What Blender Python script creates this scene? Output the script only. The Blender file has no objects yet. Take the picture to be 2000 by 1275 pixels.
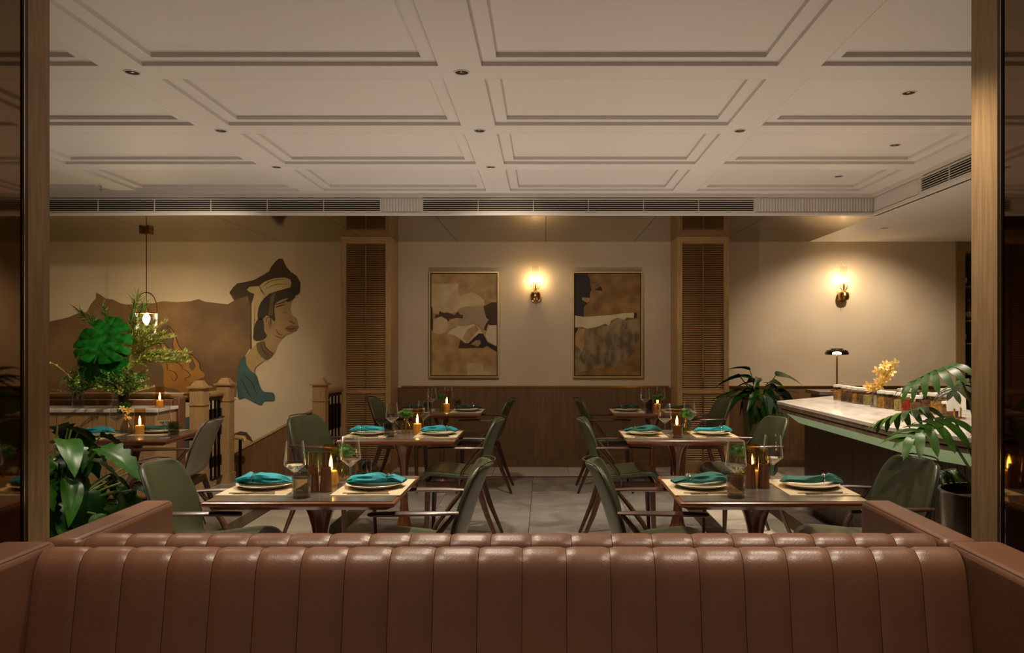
import bpy, bmesh, math, random
from mathutils import Vector, Matrix, Euler
R = math.radians
PI = math.pi
SC = bpy.context.scene
COL = SC.collection

# ------------------------------------------------------------------ camera
F, CX, CY, H = 1560.0, 1064.0, 670.0, 1.4       # focal length in px, vanishing point, eye height
cam_data = bpy.data.cameras.new('camera')
cam_data.sensor_width = 36.0
cam_data.lens = 36.0 * F / 2000.0
cam_data.shift_x = -(CX - 1000.0) / 2000.0
cam_data.shift_y = (CY - 637.5) / 2000.0
cam_data.clip_start = 0.05
cam = bpy.data.objects.new('camera', cam_data)
COL.objects.link(cam)
cam.location = (0, 0, H)
cam.rotation_euler = (R(90), 0, 0)
SC.camera = cam

# ------------------------------------------------------------------ world, view
w = bpy.data.worlds.new('world'); SC.world = w; w.use_nodes = True
w.node_tree.nodes['Background'].inputs[0].default_value = (1.0, 0.84, 0.68, 1)
w.node_tree.nodes['Background'].inputs[1].default_value = 0.13
SC.view_settings.view_transform = 'Standard'
SC.view_settings.look = 'None'
SC.view_settings.exposure = 0.0
SC.view_settings.gamma = 1.0
SC.view_settings.use_curve_mapping = False
SPOT_W = 105.0           # watts of one ceiling downlight
CEILING_FILL_W = 29.0        # watts of the upward fill spot added at each table lantern
WARM = (1.0, 0.83, 0.64)
SC.cycles.transparent_max_bounces = 24

def wx(px, Y): return (px - CX) * Y / F
def wz(py, Y): return H - (py - CY) * Y / F

# ------------------------------------------------------------------ materials
def lin(h):
    h = h.lstrip('#'); out = []
    for i in (0, 2, 4):
        c = int(h[i:i+2], 16) / 255.0
        out.append(c / 12.92 if c <= 0.04045 else ((c + 0.055) / 1.055) ** 2.4)
    return tuple(out) + (1.0,)
MATS = {}
def mat(name, col, rough=0.5, metal=0.0, col2=None, scale=5.0, stretch=(1, 1, 1), detail=4.0, lo=0.35, hi=0.65,
        bump=0.0, bscale=None, bstretch=None, coat=0.0, emit=None, estr=0.0, spec=0.5, rand=0.0, distort=0.0, trans=0.0):
    m = bpy.data.materials.new(name); m.use_nodes = True
    nt = m.node_tree; b = nt.nodes['Principled BSDF']
    b.inputs['Base Color'].default_value = lin(col)
    b.inputs['Roughness'].default_value = rough
    b.inputs['Metallic'].default_value = metal
    b.inputs['Specular IOR Level'].default_value = spec
    b.inputs['Coat Weight'].default_value = coat
    b.inputs['Coat Roughness'].default_value = 0.15
    if trans:
        b.inputs['Transmission Weight'].default_value = trans
    if emit:
        b.inputs['Emission Color'].default_value = lin(emit)
        b.inputs['Emission Strength'].default_value = estr
    if col2 or bump:
        tc = nt.nodes.new('ShaderNodeTexCoord'); mp = nt.nodes.new('ShaderNodeMapping')
        mp.inputs['Scale'].default_value = stretch
        nt.links.new(tc.outputs['Object'], mp.inputs['Vector'])
        oi = nt.nodes.new('ShaderNodeObjectInfo')
        if rand:
            mu = nt.nodes.new('ShaderNodeMath'); mu.operation = 'MULTIPLY'; mu.inputs[1].default_value = 37.0
            nt.links.new(oi.outputs['Random'], mu.inputs[0]); nt.links.new(mu.outputs[0], mp.inputs['Location'])
        if col2:
            nz = nt.nodes.new('ShaderNodeTexNoise'); nz.inputs['Scale'].default_value = scale
            nz.inputs['Detail'].default_value = detail; nz.inputs['Distortion'].default_value = distort
            nt.links.new(mp.outputs[0], nz.inputs['Vector'])
            cr = nt.nodes.new('ShaderNodeValToRGB')
            cr.color_ramp.elements[0].position = lo; cr.color_ramp.elements[0].color = lin(col)
            cr.color_ramp.elements[1].position = hi; cr.color_ramp.elements[1].color = lin(col2)
            nt.links.new(nz.outputs['Fac'], cr.inputs[0])
            last = cr.outputs[0]
            if rand:
                hs = nt.nodes.new('ShaderNodeHueSaturation')
                mr = nt.nodes.new('ShaderNodeMapRange')
                mr.inputs['To Min'].default_value = 1 - rand; mr.inputs['To Max'].default_value = 1 + rand
                nt.links.new(oi.outputs['Random'], mr.inputs['Value']); nt.links.new(mr.outputs[0], hs.inputs['Value'])
                nt.links.new(last, hs.inputs['Color']); last = hs.outputs[0]
            nt.links.new(last, b.inputs['Base Color'])
        if bump:
            n2 = nt.nodes.new('ShaderNodeTexNoise'); n2.inputs['Scale'].default_value = bscale or scale
            n2.inputs['Detail'].default_value = 3
            src = mp
            if bstretch:
                src = nt.nodes.new('ShaderNodeMapping'); src.inputs['Scale'].default_value = bstretch
                nt.links.new(tc.outputs['Object'], src.inputs['Vector'])
            nt.links.new(src.outputs[0], n2.inputs['Vector'])
            bp = nt.nodes.new('ShaderNodeBump'); bp.inputs['Strength'].default_value = bump; bp.inputs['Distance'].default_value = 0.01
            nt.links.new(n2.outputs['Fac'], bp.inputs['Height']); nt.links.new(bp.outputs[0], b.inputs['Normal'])
    MATS[name] = m
    return m
def glass(name, tint, refl=0.9, rough=0.02, ior=1.45, edge=0.0):
    m = bpy.data.materials.new(name); m.use_nodes = True; nt = m.node_tree
    nt.nodes.remove(nt.nodes['Principled BSDF']); out = nt.nodes['Material Output']
    tr = nt.nodes.new('ShaderNodeBsdfTransparent'); tr.inputs[0].default_value = lin(tint)
    gl = nt.nodes.new('ShaderNodeBsdfGlossy'); gl.inputs['Roughness'].default_value = rough
    gl.inputs[0].default_value = (refl, refl, refl, 1)
    lw = nt.nodes.new('ShaderNodeLayerWeight'); lw.inputs[0].default_value = 0.5
    pw = nt.nodes.new('ShaderNodeMath'); pw.operation = 'POWER'; pw.inputs[1].default_value = 3.0
    fr = nt.nodes.new('ShaderNodeMath'); fr.operation = 'MULTIPLY_ADD'; fr.inputs[1].default_value = ior-1.0; fr.inputs[2].default_value = 0.05
    nt.links.new(lw.outputs['Facing'], pw.inputs[0]); nt.links.new(pw.outputs[0], fr.inputs[0])
    mx = nt.nodes.new('ShaderNodeMixShader')
    nt.links.new(fr.outputs[0], mx.inputs[0]); nt.links.new(tr.outputs[0], mx.inputs[1]); nt.links.new(gl.outputs[0], mx.inputs[2])
    nt.links.new(mx.outputs[0], out.inputs[0])
    if edge:      # white mixed in at grazing angles to imitate bright rim highlights
        df = nt.nodes.new('ShaderNodeBsdfTranslucent'); d2 = nt.nodes.new('ShaderNodeBsdfDiffuse'); ad = nt.nodes.new('ShaderNodeMixShader')
        nt.links.new(df.outputs[0], ad.inputs[1]); nt.links.new(d2.outputs[0], ad.inputs[2])
        p2 = nt.nodes.new('ShaderNodeMath'); p2.operation = 'MULTIPLY'; p2.inputs[1].default_value = edge
        nt.links.new(pw.outputs[0], p2.inputs[0]); m2 = nt.nodes.new('ShaderNodeMixShader')
        nt.links.new(p2.outputs[0], m2.inputs[0]); nt.links.new(mx.outputs[0], m2.inputs[1]); nt.links.new(ad.outputs[0], m2.inputs[2])
        nt.links.new(m2.outputs[0], out.inputs[0])
    MATS[name] = m
    return m

mat('plaster', '#d9d2cc', 0.55, spec=0.4)
mat('wall_paint', '#c9b79c', 0.6, col2='#c1ae91', scale=2.0, bump=0.02, bscale=60)
mat('taupe_panel', '#94846c', 0.1, 1.0)
mat('oak', '#b28f60', 0.45, col2='#96744a', scale=9, stretch=(14, 14, 0.8), detail=6, bump=0.05, bscale=30)
mat('oak_flat', '#b08c5c', 0.45, col2='#946f45', scale=9, stretch=(1.0, 14, 14), detail=6, bump=0.05, bscale=30)
mat('wainscot', '#715334', 0.38, col2='#61462a', scale=5, stretch=(6, 6, 0.7), detail=5, rand=0.06)
mat('post_wood', '#9c805a', 0.45, col2='#846a48', scale=6, stretch=(16, 9, 0.7), detail=7, bump=0.06, bscale=24)
mat('walnut', '#4a2a18', 0.32, col2='#331a0e', scale=8, stretch=(1.2, 12, 12), detail=5, coat=0.25)
mat('table_wood', '#7d4a28', 0.28, col2='#5f3519', scale=7, stretch=(1.0, 14, 10), detail=6, coat=0.15)
mat('pedestal', '#7a4625', 0.22, col2='#5e3217', scale=4, stretch=(8, 8, 0.8), detail=4, coat=0.5)
mat('table_stone', '#4c463e', 0.22, col2='#6c645a', scale=7, detail=8, lo=0.4, hi=0.75, coat=0.2, distort=0.8)
mat('leather_brown', '#6c4a36', 0.37, col2='#61412f', scale=4, bump=0.07, bscale=160, spec=0.5)
mat('leather_seam', '#3a2015', 0.6)
mat('leather_green', '#40452e', 0.38, col2='#393e28', scale=5, bump=0.1, bscale=180)
mat('leather_grey', '#7d7566', 0.4, col2='#746c5d', scale=5, bump=0.1, bscale=180)
mat('piping', '#1d1f15', 0.5)
mat('marble_grey', '#837e77', 0.18, col2='#a9a49d', scale=2.6, detail=9, lo=0.35, hi=0.75, distort=1.2, rand=0.06)
mat('marble_dark', '#2e2822', 0.2, col2='#453c34', scale=6, detail=8, distort=1.0, rand=0.08)
mat('marble_pale', '#cfc6b6', 0.3, col2='#bdb3a2', scale=2, detail=6, distort=0.8, rand=0.03)
mat('marble_white', '#d9d3cb', 0.16, col2='#a89f97', scale=2.2, stretch=(3.2, 1, 1), detail=9, lo=0.42, hi=0.8, distort=1.4)
mat('marble_edge', '#8b7869', 0.25, col2='#6d5a4d', scale=6, detail=7, distort=1.0)
mat('grout', '#3d3832', 0.8)
mat('jade', '#a3b98f', 0.3, col2='#b8c9a4', scale=6, detail=6, emit='#b0cc98', estr=0.2)
mat('bar_wood', '#3d281b', 0.35, col2='#2a1a11', scale=6, stretch=(9, 9, 0.7), detail=5, rand=0.1)
mat('brass', '#b3894a', 0.25, 1.0)
mat('bronze', '#4d3a24', 0.3, 1.0)
mat('black_metal', '#17120f', 0.35, 0.6)
mat('steel', '#b8b4ac', 0.18, 1.0)
mat('chrome_dark', '#3b332b', 0.1, 1.0)
mat('mirror', '#75604a', 0.03, 1.0)
mat('vent_white', '#cfc7ba', 0.5)
mat('vent_dark', '#15120f', 0.8)
mat('pot_bronze', '#4b3a28', 0.25, 0.7, col2='#3c2d1f', scale=3)
mat('pot_grey', '#6c6350', 0.3, 0.35, col2='#5c543f', scale=3)
mat('soil', '#1d130c', 0.95, col2='#33231a', scale=40, bump=0.8, bscale=40)
mat('leaf_deep', '#24500c', 0.33, col2='#183c08', scale=5, rand=0.25, spec=0.22)
mat('leaf_dark', '#16380c', 0.33, col2='#0f2a08', scale=5, rand=0.25, spec=0.22)
mat('leaf_fresh', '#3c6416', 0.38, col2='#2c4f0e', scale=5, rand=0.2, spec=0.2)
mat('leaf_monstera', '#1b721c', 0.25, col2='#0a420c', scale=9, rand=0.15, spec=0.3)
mat('moss', '#4b7a1e', 0.7, col2='#356014', scale=30)
mat('sprig', '#aab850', 0.6, col2='#ccc878', scale=20)
mat('sprig_green', '#6f9440', 0.6, col2='#4f7a2c', scale=20)
mat('sprig_purple', '#7a5a52', 0.7, col2='#5a6a3a', scale=30)
mat('stem', '#5b6a2a', 0.5)
mat('orchid', '#e2b64c', 0.5, col2='#f0d588', scale=30)
mat('linen', '#c2b090', 0.8, col2='#ad9b7b', scale=30, stretch=(1, 12, 1), bump=0.2, bscale=90)
mat('ceramic', '#d8ccb4', 0.25, col2='#cbbd9f', scale=14, coat=0.3)
mat('ceramic_green', '#32503f', 0.3, col2='#28422f', scale=14, coat=0.3)
mat('napkin_teal', '#12909a', 0.75, col2='#0c6f7a', scale=10, bump=0.25, bscale=60)
mat('napkin_deep', '#155f56', 0.75, col2='#0f4a42', scale=10, bump=0.25, bscale=60)
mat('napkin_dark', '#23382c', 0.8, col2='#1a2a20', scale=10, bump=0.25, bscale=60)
mat('white_cloth', '#d8d2c8', 0.7, bump=0.1, bscale=30)
mat('grinder_wood', '#6a4222', 0.35, col2='#4d2c14', scale=8, stretch=(10, 10, 0.8), detail=5, coat=0.3)
mat('acrylic', '#cdbfa2', 0.1, 0.0, spec=0.7)
mat('wax', '#d2ad6c', 0.4, emit='#f0c060', estr=0.12)
mat('flame', '#fff0c0', 0.5, emit='#ffe2a0', estr=40.0)
mat('bulb', '#fff4d8', 0.5, emit='#ffe0a8', estr=420.0)
mat('bulb_sconce', '#fff0cc', 0.5, emit='#ffd9a0', estr=300.0)
mat('lamp_led', '#fff4d8', 0.5, emit='#ffeccb', estr=70.0)
mat('lid_white', '#d9d4c8', 0.4)
mat('spice_a', '#d6a65c', 0.8, col2='#94682f', scale=60)
mat('spice_b', '#8d6a48', 0.8, col2='#54392a', scale=60)
mat('spice_c', '#b83a24', 0.8, col2='#7c2216', scale=60)
mat('spice_d', '#c2b47a', 0.8, col2='#948650', scale=60)
mat('paper', '#e4e0d8', 0.8)
mat('cabinet_dark', '#1a1009', 0.5)
mat('cabinet_frame', '#8a6c42', 0.45)
mat('bottle_amber', '#4a2410', 0.15, coat=0.5)
mat('bottle_green', '#2d3a22', 0.15, coat=0.5)
mat('bottle_label', '#b6ab8c', 0.6)
glass('glass_clear', '#f4f4f0', 1.0, 0.03, 1.6, 0.45)
mat('glass_solid', '#f6f4ee', 0.02, trans=1.0)
glass('glass_smoke', '#d8d2ca', 1.0, 0.03, 1.6, 0.12)
glass('glass_amber', '#f8e6c4', 0.9, 0.03, 1.5)
glass('glass_jar', '#e9e5da', 0.9, 0.02, 1.45)
glass('glass_lampshade', '#6c5a44', 0.9, 0.03, 1.6)
# mural and picture paints
mat('mural_brown', '#4e3823', 0.7, col2='#86663f', scale=1.6, detail=6, lo=0.32, hi=0.68)
mat('mural_dark', '#4a3420', 0.7, col2='#3c2a1a', scale=2)
mat('mural_skin', '#8d6d4a', 0.7, col2='#a98a60', scale=3, lo=0.3, hi=0.7)
mat('mural_pale', '#b39a6c', 0.7, col2='#a08556', scale=3)
mat('mural_cream', '#c8b284', 0.7, col2='#b79f70', scale=4)
mat('mural_hair', '#3d3124', 0.7, col2='#2b2119', scale=4)
mat('mural_olive', '#6d5836', 0.7, col2='#5a472b', scale=4)
mat('mural_line', '#2a1b10', 0.7)
mat('mural_teal', '#2f4a4a', 0.7, col2='#40605c', scale=4)
mat('mural_lip', '#7c5a40', 0.7)
mat('mural_flame', '#8c5a1e', 0.7, col2='#a37232', scale=3)
mat('mural_smoke', '#5b4a34', 0.7, col2='#66533a', scale=3)
mat('art_tan', '#b5935f', 0.7, col2='#957243', scale=8, detail=6)
mat('art_cream', '#c2aa80', 0.7, col2='#b09468', scale=6, detail=6)
mat('art_white', '#cdbc98', 0.7, col2='#bda983', scale=8, detail=6, bump=0.3, bscale=40)
mat('art_brown', '#4a2b14', 0.7, col2='#382010', scale=6)
mat('art_black', '#1f1712', 0.7, col2='#281d15', scale=6)
mat('art_ochre', '#946e33', 0.7, col2='#6c4b1e', scale=7, detail=8)
mat('art_grey', '#5f4d33', 0.7, col2='#937c56', scale=11, stretch=(1, 1, 0.5), detail=9, lo=0.38, hi=0.6, bump=0.4, bscale=30)
mat('art_taupe', '#8f7a58', 0.7, col2='#a08a64', scale=5)
mat('frame_gold', '#c2a878', 0.35, 0.4)

# ------------------------------------------------------------------ mesh builder
class MB:
    def __init__(s): s.v = []; s.f = []
    def add(s, vs, fs):
        k = len(s.v); s.v += [tuple(p) for p in vs]; s.f += [tuple(i + k for i in q) for q in fs]; return s
    def box(s, x0, x1, y0, y1, z0, z1):
        return s.add([(x0, y0, z0), (x1, y0, z0), (x1, y1, z0), (x0, y1, z0), (x0, y0, z1), (x1, y0, z1), (x1, y1, z1), (x0, y1, z1)],
                     [(0, 3, 2, 1), (4, 5, 6, 7), (0, 1, 5, 4), (1, 2, 6, 5), (2, 3, 7, 6), (3, 0, 4, 7)])
    def lathe(s, prof, n=20, c=(0, 0, 0), cap=True):
        vs = []; fs = []
        for r, z in prof:
            for i in range(n):
                a = 2 * PI * i / n; vs.append((c[0] + r * math.cos(a), c[1] + r * math.sin(a), c[2] + z))
        for j in range(len(prof) - 1):
            for i in range(n):
                i2 = (i + 1) % n
                fs.append((j*n + i, j*n + i2, (j+1)*n + i2, (j+1)*n + i))
        if cap:
            if prof[0][0] > 1e-5: fs.append(tuple(range(n - 1, -1, -1)))
            if prof[-1][0] > 1e-5: fs.append(tuple((len(prof)-1)*n + i for i in range(n)))
        return s.add(vs, fs)
    def tube(s, pts, rad, n=8, flat=1.0):
        pts = [Vector(p) for p in pts]
        if not hasattr(rad, '__len__'): rad = [rad] * len(pts)
        vs = []; fs = []; u = None
        for i, p in enumerate(pts):
            d = (pts[min(i+1, len(pts)-1)] - pts[max(i-1, 0)])
            d = d.normalized() if d.length > 1e-9 else Vector((0, 0, 1))
            if u is None:
                u = d.cross(Vector((0, 0, 1)) if abs(d.z) < 0.9 else Vector((0, 1, 0))).normalized()
            else:
                u = (u - d * u.dot(d)).normalized()
            v = d.cross(u)
            for k in range(n):
                a = 2*PI*k/n
                vs.append(p + u * (rad[i]*math.cos(a)) + v * (rad[i]*flat*math.sin(a)))
        for j in range(len(pts)-1):
            for k in range(n):
                k2 = (k+1) % n
                fs.append((j*n+k, j*n+k2, (j+1)*n+k2, (j+1)*n+k))
        fs.append(tuple(range(n-1, -1, -1))); fs.append(tuple((len(pts)-1)*n+k for k in range(n)))
        return s.add(vs, fs)
    def prism(s, poly, fn, t0, t1):
        n = len(poly)
        vs = [fn(a, b, t0) for a, b in poly] + [fn(a, b, t1) for a, b in poly]
        fs = [tuple(range(n)), tuple(range(2*n-1, n-1, -1))] + [(i, i+n, (i+1) % n + n, (i+1) % n) for i in range(n)]
        return s.add(vs, fs)
    def grid(s, rows, closed=False):
        m = len(rows[0]); vs = [p for r in rows for p in r]; fs = []
        for j in range(len(rows)-1):
            for i in range(m if closed else m-1):
                i2 = (i+1) % m
                fs.append((j*m+i, j*m+i2, (j+1)*m+i2, (j+1)*m+i))
        return s.add(vs, fs)
    def ball(s, c, r, n=10, sz=1.0):
        k = max(4, n // 2)
        prof = [(max(1e-6, r*math.sin(PI*i/k)), -r*sz*math.cos(PI*i/k)) for i in range(k+1)]
        return s.lathe(prof, n, c, cap=False)
    def mesh(s, name, smooth=True, fix=True):
        me = bpy.data.meshes.new(name); me.from_pydata(s.v, [], s.f)
        if fix:
            bm = bmesh.new(); bm.from_mesh(me); bmesh.ops.recalc_face_normals(bm, faces=bm.faces); bm.to_mesh(me); bm.free()
        if smooth:
            me.polygons.foreach_set('use_smooth', [True]*len(me.polygons))
            try: me.set_sharp_from_angle(angle=R(38))
            except Exception: pass
        me.update()
        return me

def tag(o, label=None, cat=None, group=None, kind=None):
    if label: o['label'] = label
    if cat: o['category'] = cat
    if group: o['group'] = group
    if kind: o['kind'] = kind
    return o
def obj(name, me, m=None, parent=None, loc=(0, 0, 0), rot=(0, 0, 0), scale=(1, 1, 1), smooth=True):
    if isinstance(me, MB): me = me.mesh(name, smooth)
    o = bpy.data.objects.new(name, me); COL.objects.link(o)
    if m and len(me.materials) == 0: me.materials.append(MATS[m])
    elif m and me.materials[0] is not MATS[m]:
        o.material_slots[0].link = 'OBJECT'; o.material_slots[0].material = MATS[m]
    o.location = loc; o.rotation_euler = rot; o.scale = scale
    if parent: o.parent = parent
    return o
def thing(name, label, cat, loc=(0, 0, 0), rotz=0.0, group=None):
    o = bpy.data.objects.new(name, None); COL.objects.link(o); o.empty_display_size = 0.1
    o.location = loc; o.rotation_euler = (0, 0, rotz)
    return tag(o, label, cat, group)
def struct(name, mb, m, label=None, smooth=False):
    o = obj(name, mb, m, smooth=smooth); return tag(o, label, None, None, 'structure')
def bevel(o, wd=0.005, seg=2):
    b = o.modifiers.new('bevel', 'BEVEL'); b.width = wd; b.segments = seg; b.limit_method = 'ANGLE'; b.angle_limit = R(40); return o
CACHE = {}
def cached(key, fn):
    if key not in CACHE: CACHE[key] = fn()
    return CACHE[key]
def spot(name, loc, watts, size=R(75), parent=None, color=WARM, blend=0.7, rad=0.04, rot=(0, 0, 0)):
    l = bpy.data.lights.new(name, 'SPOT'); l.energy = watts; l.spot_size = size; l.spot_blend = blend
    l.shadow_soft_size = rad; l.color = color
    o = bpy.data.objects.new(name, l); COL.objects.link(o); o.location = loc; o.rotation_euler = rot
    if parent: o.parent = parent
    return o

# ================================================================== THE ROOM
D = 9.06                      # back wall
ZC, ZL = 2.735, 2.55          # coffered ceiling, lower ceiling
YB = 7.18                     # front face of the air-conditioning bulkhead
XL, XR = -6.3, 6.0
YN = -2.2                     # where the modelled room ends behind the camera
XS = 2.96                     # side face of the bulkhead

# ---- floor
floor = struct('floor', MB().box(XL, XR, YN, D + 0.2, -0.06, -0.012), 'grout', 'grey marble tiled restaurant floor with pale runners')
def tile(x0, x1, y0, y1, m):
    g = 0.0022
    sx, sy = round(x1-x0, 3), round(y1-y0, 3)
    me = cached(('tile', sx, sy, m), lambda: MB().box(-sx/2+g, sx/2-g, -sy/2+g, sy/2-g, -0.012, 0.0).mesh('tile', False))
    obj('floor_tile', me, m, floor, ((x0+x1)/2, (y0+y1)/2, 0))
ysteps = [8.34 - 0.8*i for i in range(14)]
bands = [(-6.3, -5.65, 'marble_grey'), (-5.65, -4.85, 'marble_grey'), (-4.85, -4.05, 'marble_grey'), (-4.05, -3.25, 'marble_grey'), (-3.25, -2.45, 'marble_grey'),
         (-2.45, -2.30, 'marble_dark'), (-2.30, -1.65, 'marble_pale'), (-1.65, -1.50, 'marble_dark'),
         (-1.50, -0.92, 'marble_grey'), (-0.92, -0.12, 'marble_grey'), (-0.12, 0.68, 'marble_grey'), (0.68, 1.20, 'marble_grey'),
         (1.20, 1.35, 'marble_dark'), (1.35, 1.86, 'marble_pale'), (1.86, 2.0, 'marble_dark'),
         (2.0, 2.8, 'marble_grey'), (2.8, 3.6, 'marble_grey'), (3.6, 4.4, 'marble_grey'), (4.4, 5.2, 'marble_grey'), (5.2, 6.0, 'marble_grey')]
for x0, x1, m in bands:
    for i in range(13):
        tile(x0, x1, ysteps[i+1], ysteps[i], m)
xx = XL
while xx < XR - 0.01:
    x1 = min(xx + 0.82, XR); tile(xx, x1, 8.40, D, 'marble_pale'); tile(xx, x1, 8.34, 8.40, 'marble_dark'); xx = x1

# ---- back wall, its wainscot and trims
wall_back = struct('wall_back', MB().box(XL, 4.66, D, D+0.15, 0, ZL), 'wall_paint', 'beige painted back wall')
def wain(x0, x1, n):
    dx = (x1-x0)/n
    for i in range(n):
        me = cached(('wain', round(dx, 4)), lambda: MB().box(-dx/2+0.0015, dx/2-0.0015, -0.02, 0, 0.09, 0.895).mesh('p', False))
        obj('wainscot_panel', me, 'wainscot', wall_back, (x0+dx*(i+0.5), D, 0))
wain(-1.66, 1.43, 6)
wain(2.0, 4.66, 5)
obj('brass_strip', MB().box(-1.62, 1.40, D-0.03, D, 0.895, 0.917), 'brass', wall_back, smooth=False)
obj('brass_strip', MB().box(2.0, 4.62, D-0.03, D, 0.895, 0.917), 'brass', wall_back, smooth=False)
struct('baseboard_back', MB().box(-1.66, 1.43, D-0.035, D, 0, 0.09), 'wainscot', 'brown wood skirting along the back wall')
struct('baseboard_right', MB().box(2.0, 4.66, D-0.035, D, 0, 0.09), 'wainscot', 'brown wood skirting behind the marble bar')
struct('wall_left', MB().box(XL-0.15, XL, YN, D+0.15, 0, ZC+0.1), 'wall_paint', 'beige side wall beyond the stair rail')
struct('wall_right', MB().box(XR, XR+0.15, YN, D+0.9, 0, ZL), 'wall_paint', 'beige side wall behind the bar')

# ---- lower ceiling behind and beside the bulkhead
ceil_rear = struct('ceiling_rear', MB().box(XL, 3.0, YB+0.03, D+0.15, ZL+0.012, ZL+0.06), 'grout', 'taupe panelled lower ceiling along the back wall')
xs = [-6.3, -4.99, -3.99, -2.99, -1.99, -0.99, 0.01, 1.01, 2.01, 3.0]
for i in range(len(xs)-1):
    for y0, y1 in ((YB+0.03, 8.1), (8.1, D)):
        g = 0.002; x0, x1 = xs[i], xs[i+1]
        obj('ceiling_panel', MB().box(x0+g, x1-g, y0+g, y1-g, ZL, ZL+0.012), 'taupe_panel', ceil_rear, smooth=False)
struct('ceiling_bar', MB().box(3.0, XR, YN, D+0.9, ZL, ZL+0.06).box(XS+0.02, 3.0, YN, YB+0.03, ZL, ZL+0.06), 'plaster', 'white lower ceiling above the bar')

# ---- coffered ceiling
PX, PY = 1.635, 1.056
BX = [-0.409 + PX*k for k in range(-4, 3)]                 # beam centre lines along the room (…-0.409, 1.226, 2.861)
BY = [7.112 - PY*k for k in range(0, 9)]                    # beam centre lines across
HB = 0.104
cm = MB()
for bx in BX: cm.box(bx-HB, bx+HB if bx < 2.8 else XS, YN, YB, ZC, ZC+0.055)
for i in range(len(BX)-1):
    for by in BY:
        y1 = YB if by > 7.0 else by+0.096
        cm.box(BX[i]+HB, BX[i+1]-HB, by-0.096, y1, ZC, ZC+0.055)
cm.box(XL, BX[0]-HB, YN, YB, ZC, ZC+0.055)
cm.box(XL, XS, YN, D+0.1, ZC+0.07, ZC+0.12)
ceiling = struct('ceiling', cm, 'plaster', 'white coffered plaster ceiling')
def coffer_mesh():
    a, b = (PX-2*HB)/2, (PY-0.192)/2
    m = MB()
    lv = [(a, b, 0.0), (a, b, 0.02), (a-0.075, b-0.062, 0.02), (a-0.075, b-0.062, 0.043)]
    lv[0:2] = [(a-0.0012, b-0.0012, z) for a, b, z in lv[0:2]]
    rings = [[(-p, -q, z), (p, -q, z), (p, q, z), (-p, q, z)] for p, q, z in lv]
    m.grid(rings, closed=True)
    p, q, z = lv[-1]; m.add([(-p, -q, z), (p, -q, z), (p, q, z), (-p, q, z)], [(0, 1, 2, 3)])
    me = m.mesh('coffer', False, fix=False); return me
for i in range(len(BX)-1):
    for j in range(len(BY)-1):
        obj('coffer', cached('coffer', coffer_mesh), 'plaster', ceiling, ((BX[i]+BX[i+1])/2, (BY[j]+BY[j+1])/2, ZC))

# ---- bulkhead
bk = MB().box(XL, XS, YB, YB+0.04, ZL, ZC+0.06).box(XS, XS+0.04, YN, YB+0.04, ZL, ZC+0.06)
bulk = struct('trim_1', bk, 'plaster', 'white bulkhead that carries the air vents')
obj('cornice', MB().box(XL, XS, YB-0.03, YB, ZC-0.028, ZC).box(XS-0.03, XS, YN, YB-0.03, ZC-0.028, ZC), 'plaster', bulk, smooth=False)
obj('lower_lip', MB().box(XL, XS, YB-0.012, YB, ZL, ZL+0.022).box(XS-0.012, XS, YN, YB-0.012, ZL, ZL+0.022), 'plaster', bulk, smooth=False)
def flutes(p0, p1, n):
    p0, p1 = Vector(p0), Vector(p1); d = (p1-p0)/n
    me = cached('flute', lambda: MB().lathe([(0.0125, ZL+0.03), (0.0125, ZC-0.035)], 10).mesh('f'))
    for i in range(n):
        q = p0 + d*(i+0.5); obj('flute', me, 'plaster', bulk, (q.x, q.y, 0))
flutes((wx(750, YB), YB, 0), (wx(818, YB), YB, 0), 12)
flutes((wx(1480, YB), YB, 0), (XS-0.01, YB, 0), 40)
flutes((XS, YB-0.02, 0), (XS, 6.32, 0), 32)
def vent(label, x0, x1, loc, rotz, mull):
    t = thing('air_vent', label, 'air vent', loc, rotz, 'linear air vents in the bulkhead')
    L = x1-x0; z0, z1 = 2.585, 2.684
    obj('backing', MB().box(0, L, 0.002, 0.012, z0, z1), 'vent_dark', t, (0, -0.012, 0), smooth=False)
    obj('frame', MB().box(-0.012, L+0.012, -0.008, 0.012, z1, z1+0.012).box(-0.012, L+0.012, -0.008, 0.012, z0-0.012, z0)
        .box(-0.012, 0, -0.008, 0.012, z0, z1).box(L, L+0.012, -0.008, 0.012, z0, z1), 'vent_white', t, (0, -0.012, 0), smooth=False)
    for k in range(5):
        zc = z0 + (z1-z0)*(k+0.7)/5.4
        me = cached(('slat', round(L, 3)), lambda: MB().add([(0, -0.004, -0.003), (L, -0.004, -0.003), (L, -0.008, -0.001), (0, -0.008, -0.001), (0, 0.0, 0.001), (L, 0.0, 0.001), (L, -0.003, 0.004), (0, -0.003, 0.004)],
            [(0, 1, 2, 3), (4, 7, 6, 5), (0, 4, 5, 1), (3, 2, 6, 7), (0, 3, 7, 4), (1, 5, 6, 2)]).mesh('slat', False))
        obj('slat', me, 'vent_white', t, (0, -0.012, zc))
    for k in range(1, mull):
        obj('divider', MB().box(-0.003, 0.003, -0.011, -0.002, z0, z1), 'vent_white', t, (L*k/mull, -0.012, 0), smooth=False)
a, b = wx(102, YB)-1.6, wx(743, YB); vent('long white slatted air vent left of the short fluted panel', a, b, (a, YB, 0), 0, 9)
a, b = wx(827, YB), wx(1471, YB); vent('long white slatted air vent between the two fluted panels', a, b, (a, YB, 0), 0, 6)
vent('white slatted air vent on the bulkhead side above the bar', 0, 2.6, (XS, 6.24, 0), R(-90), 6)

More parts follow.
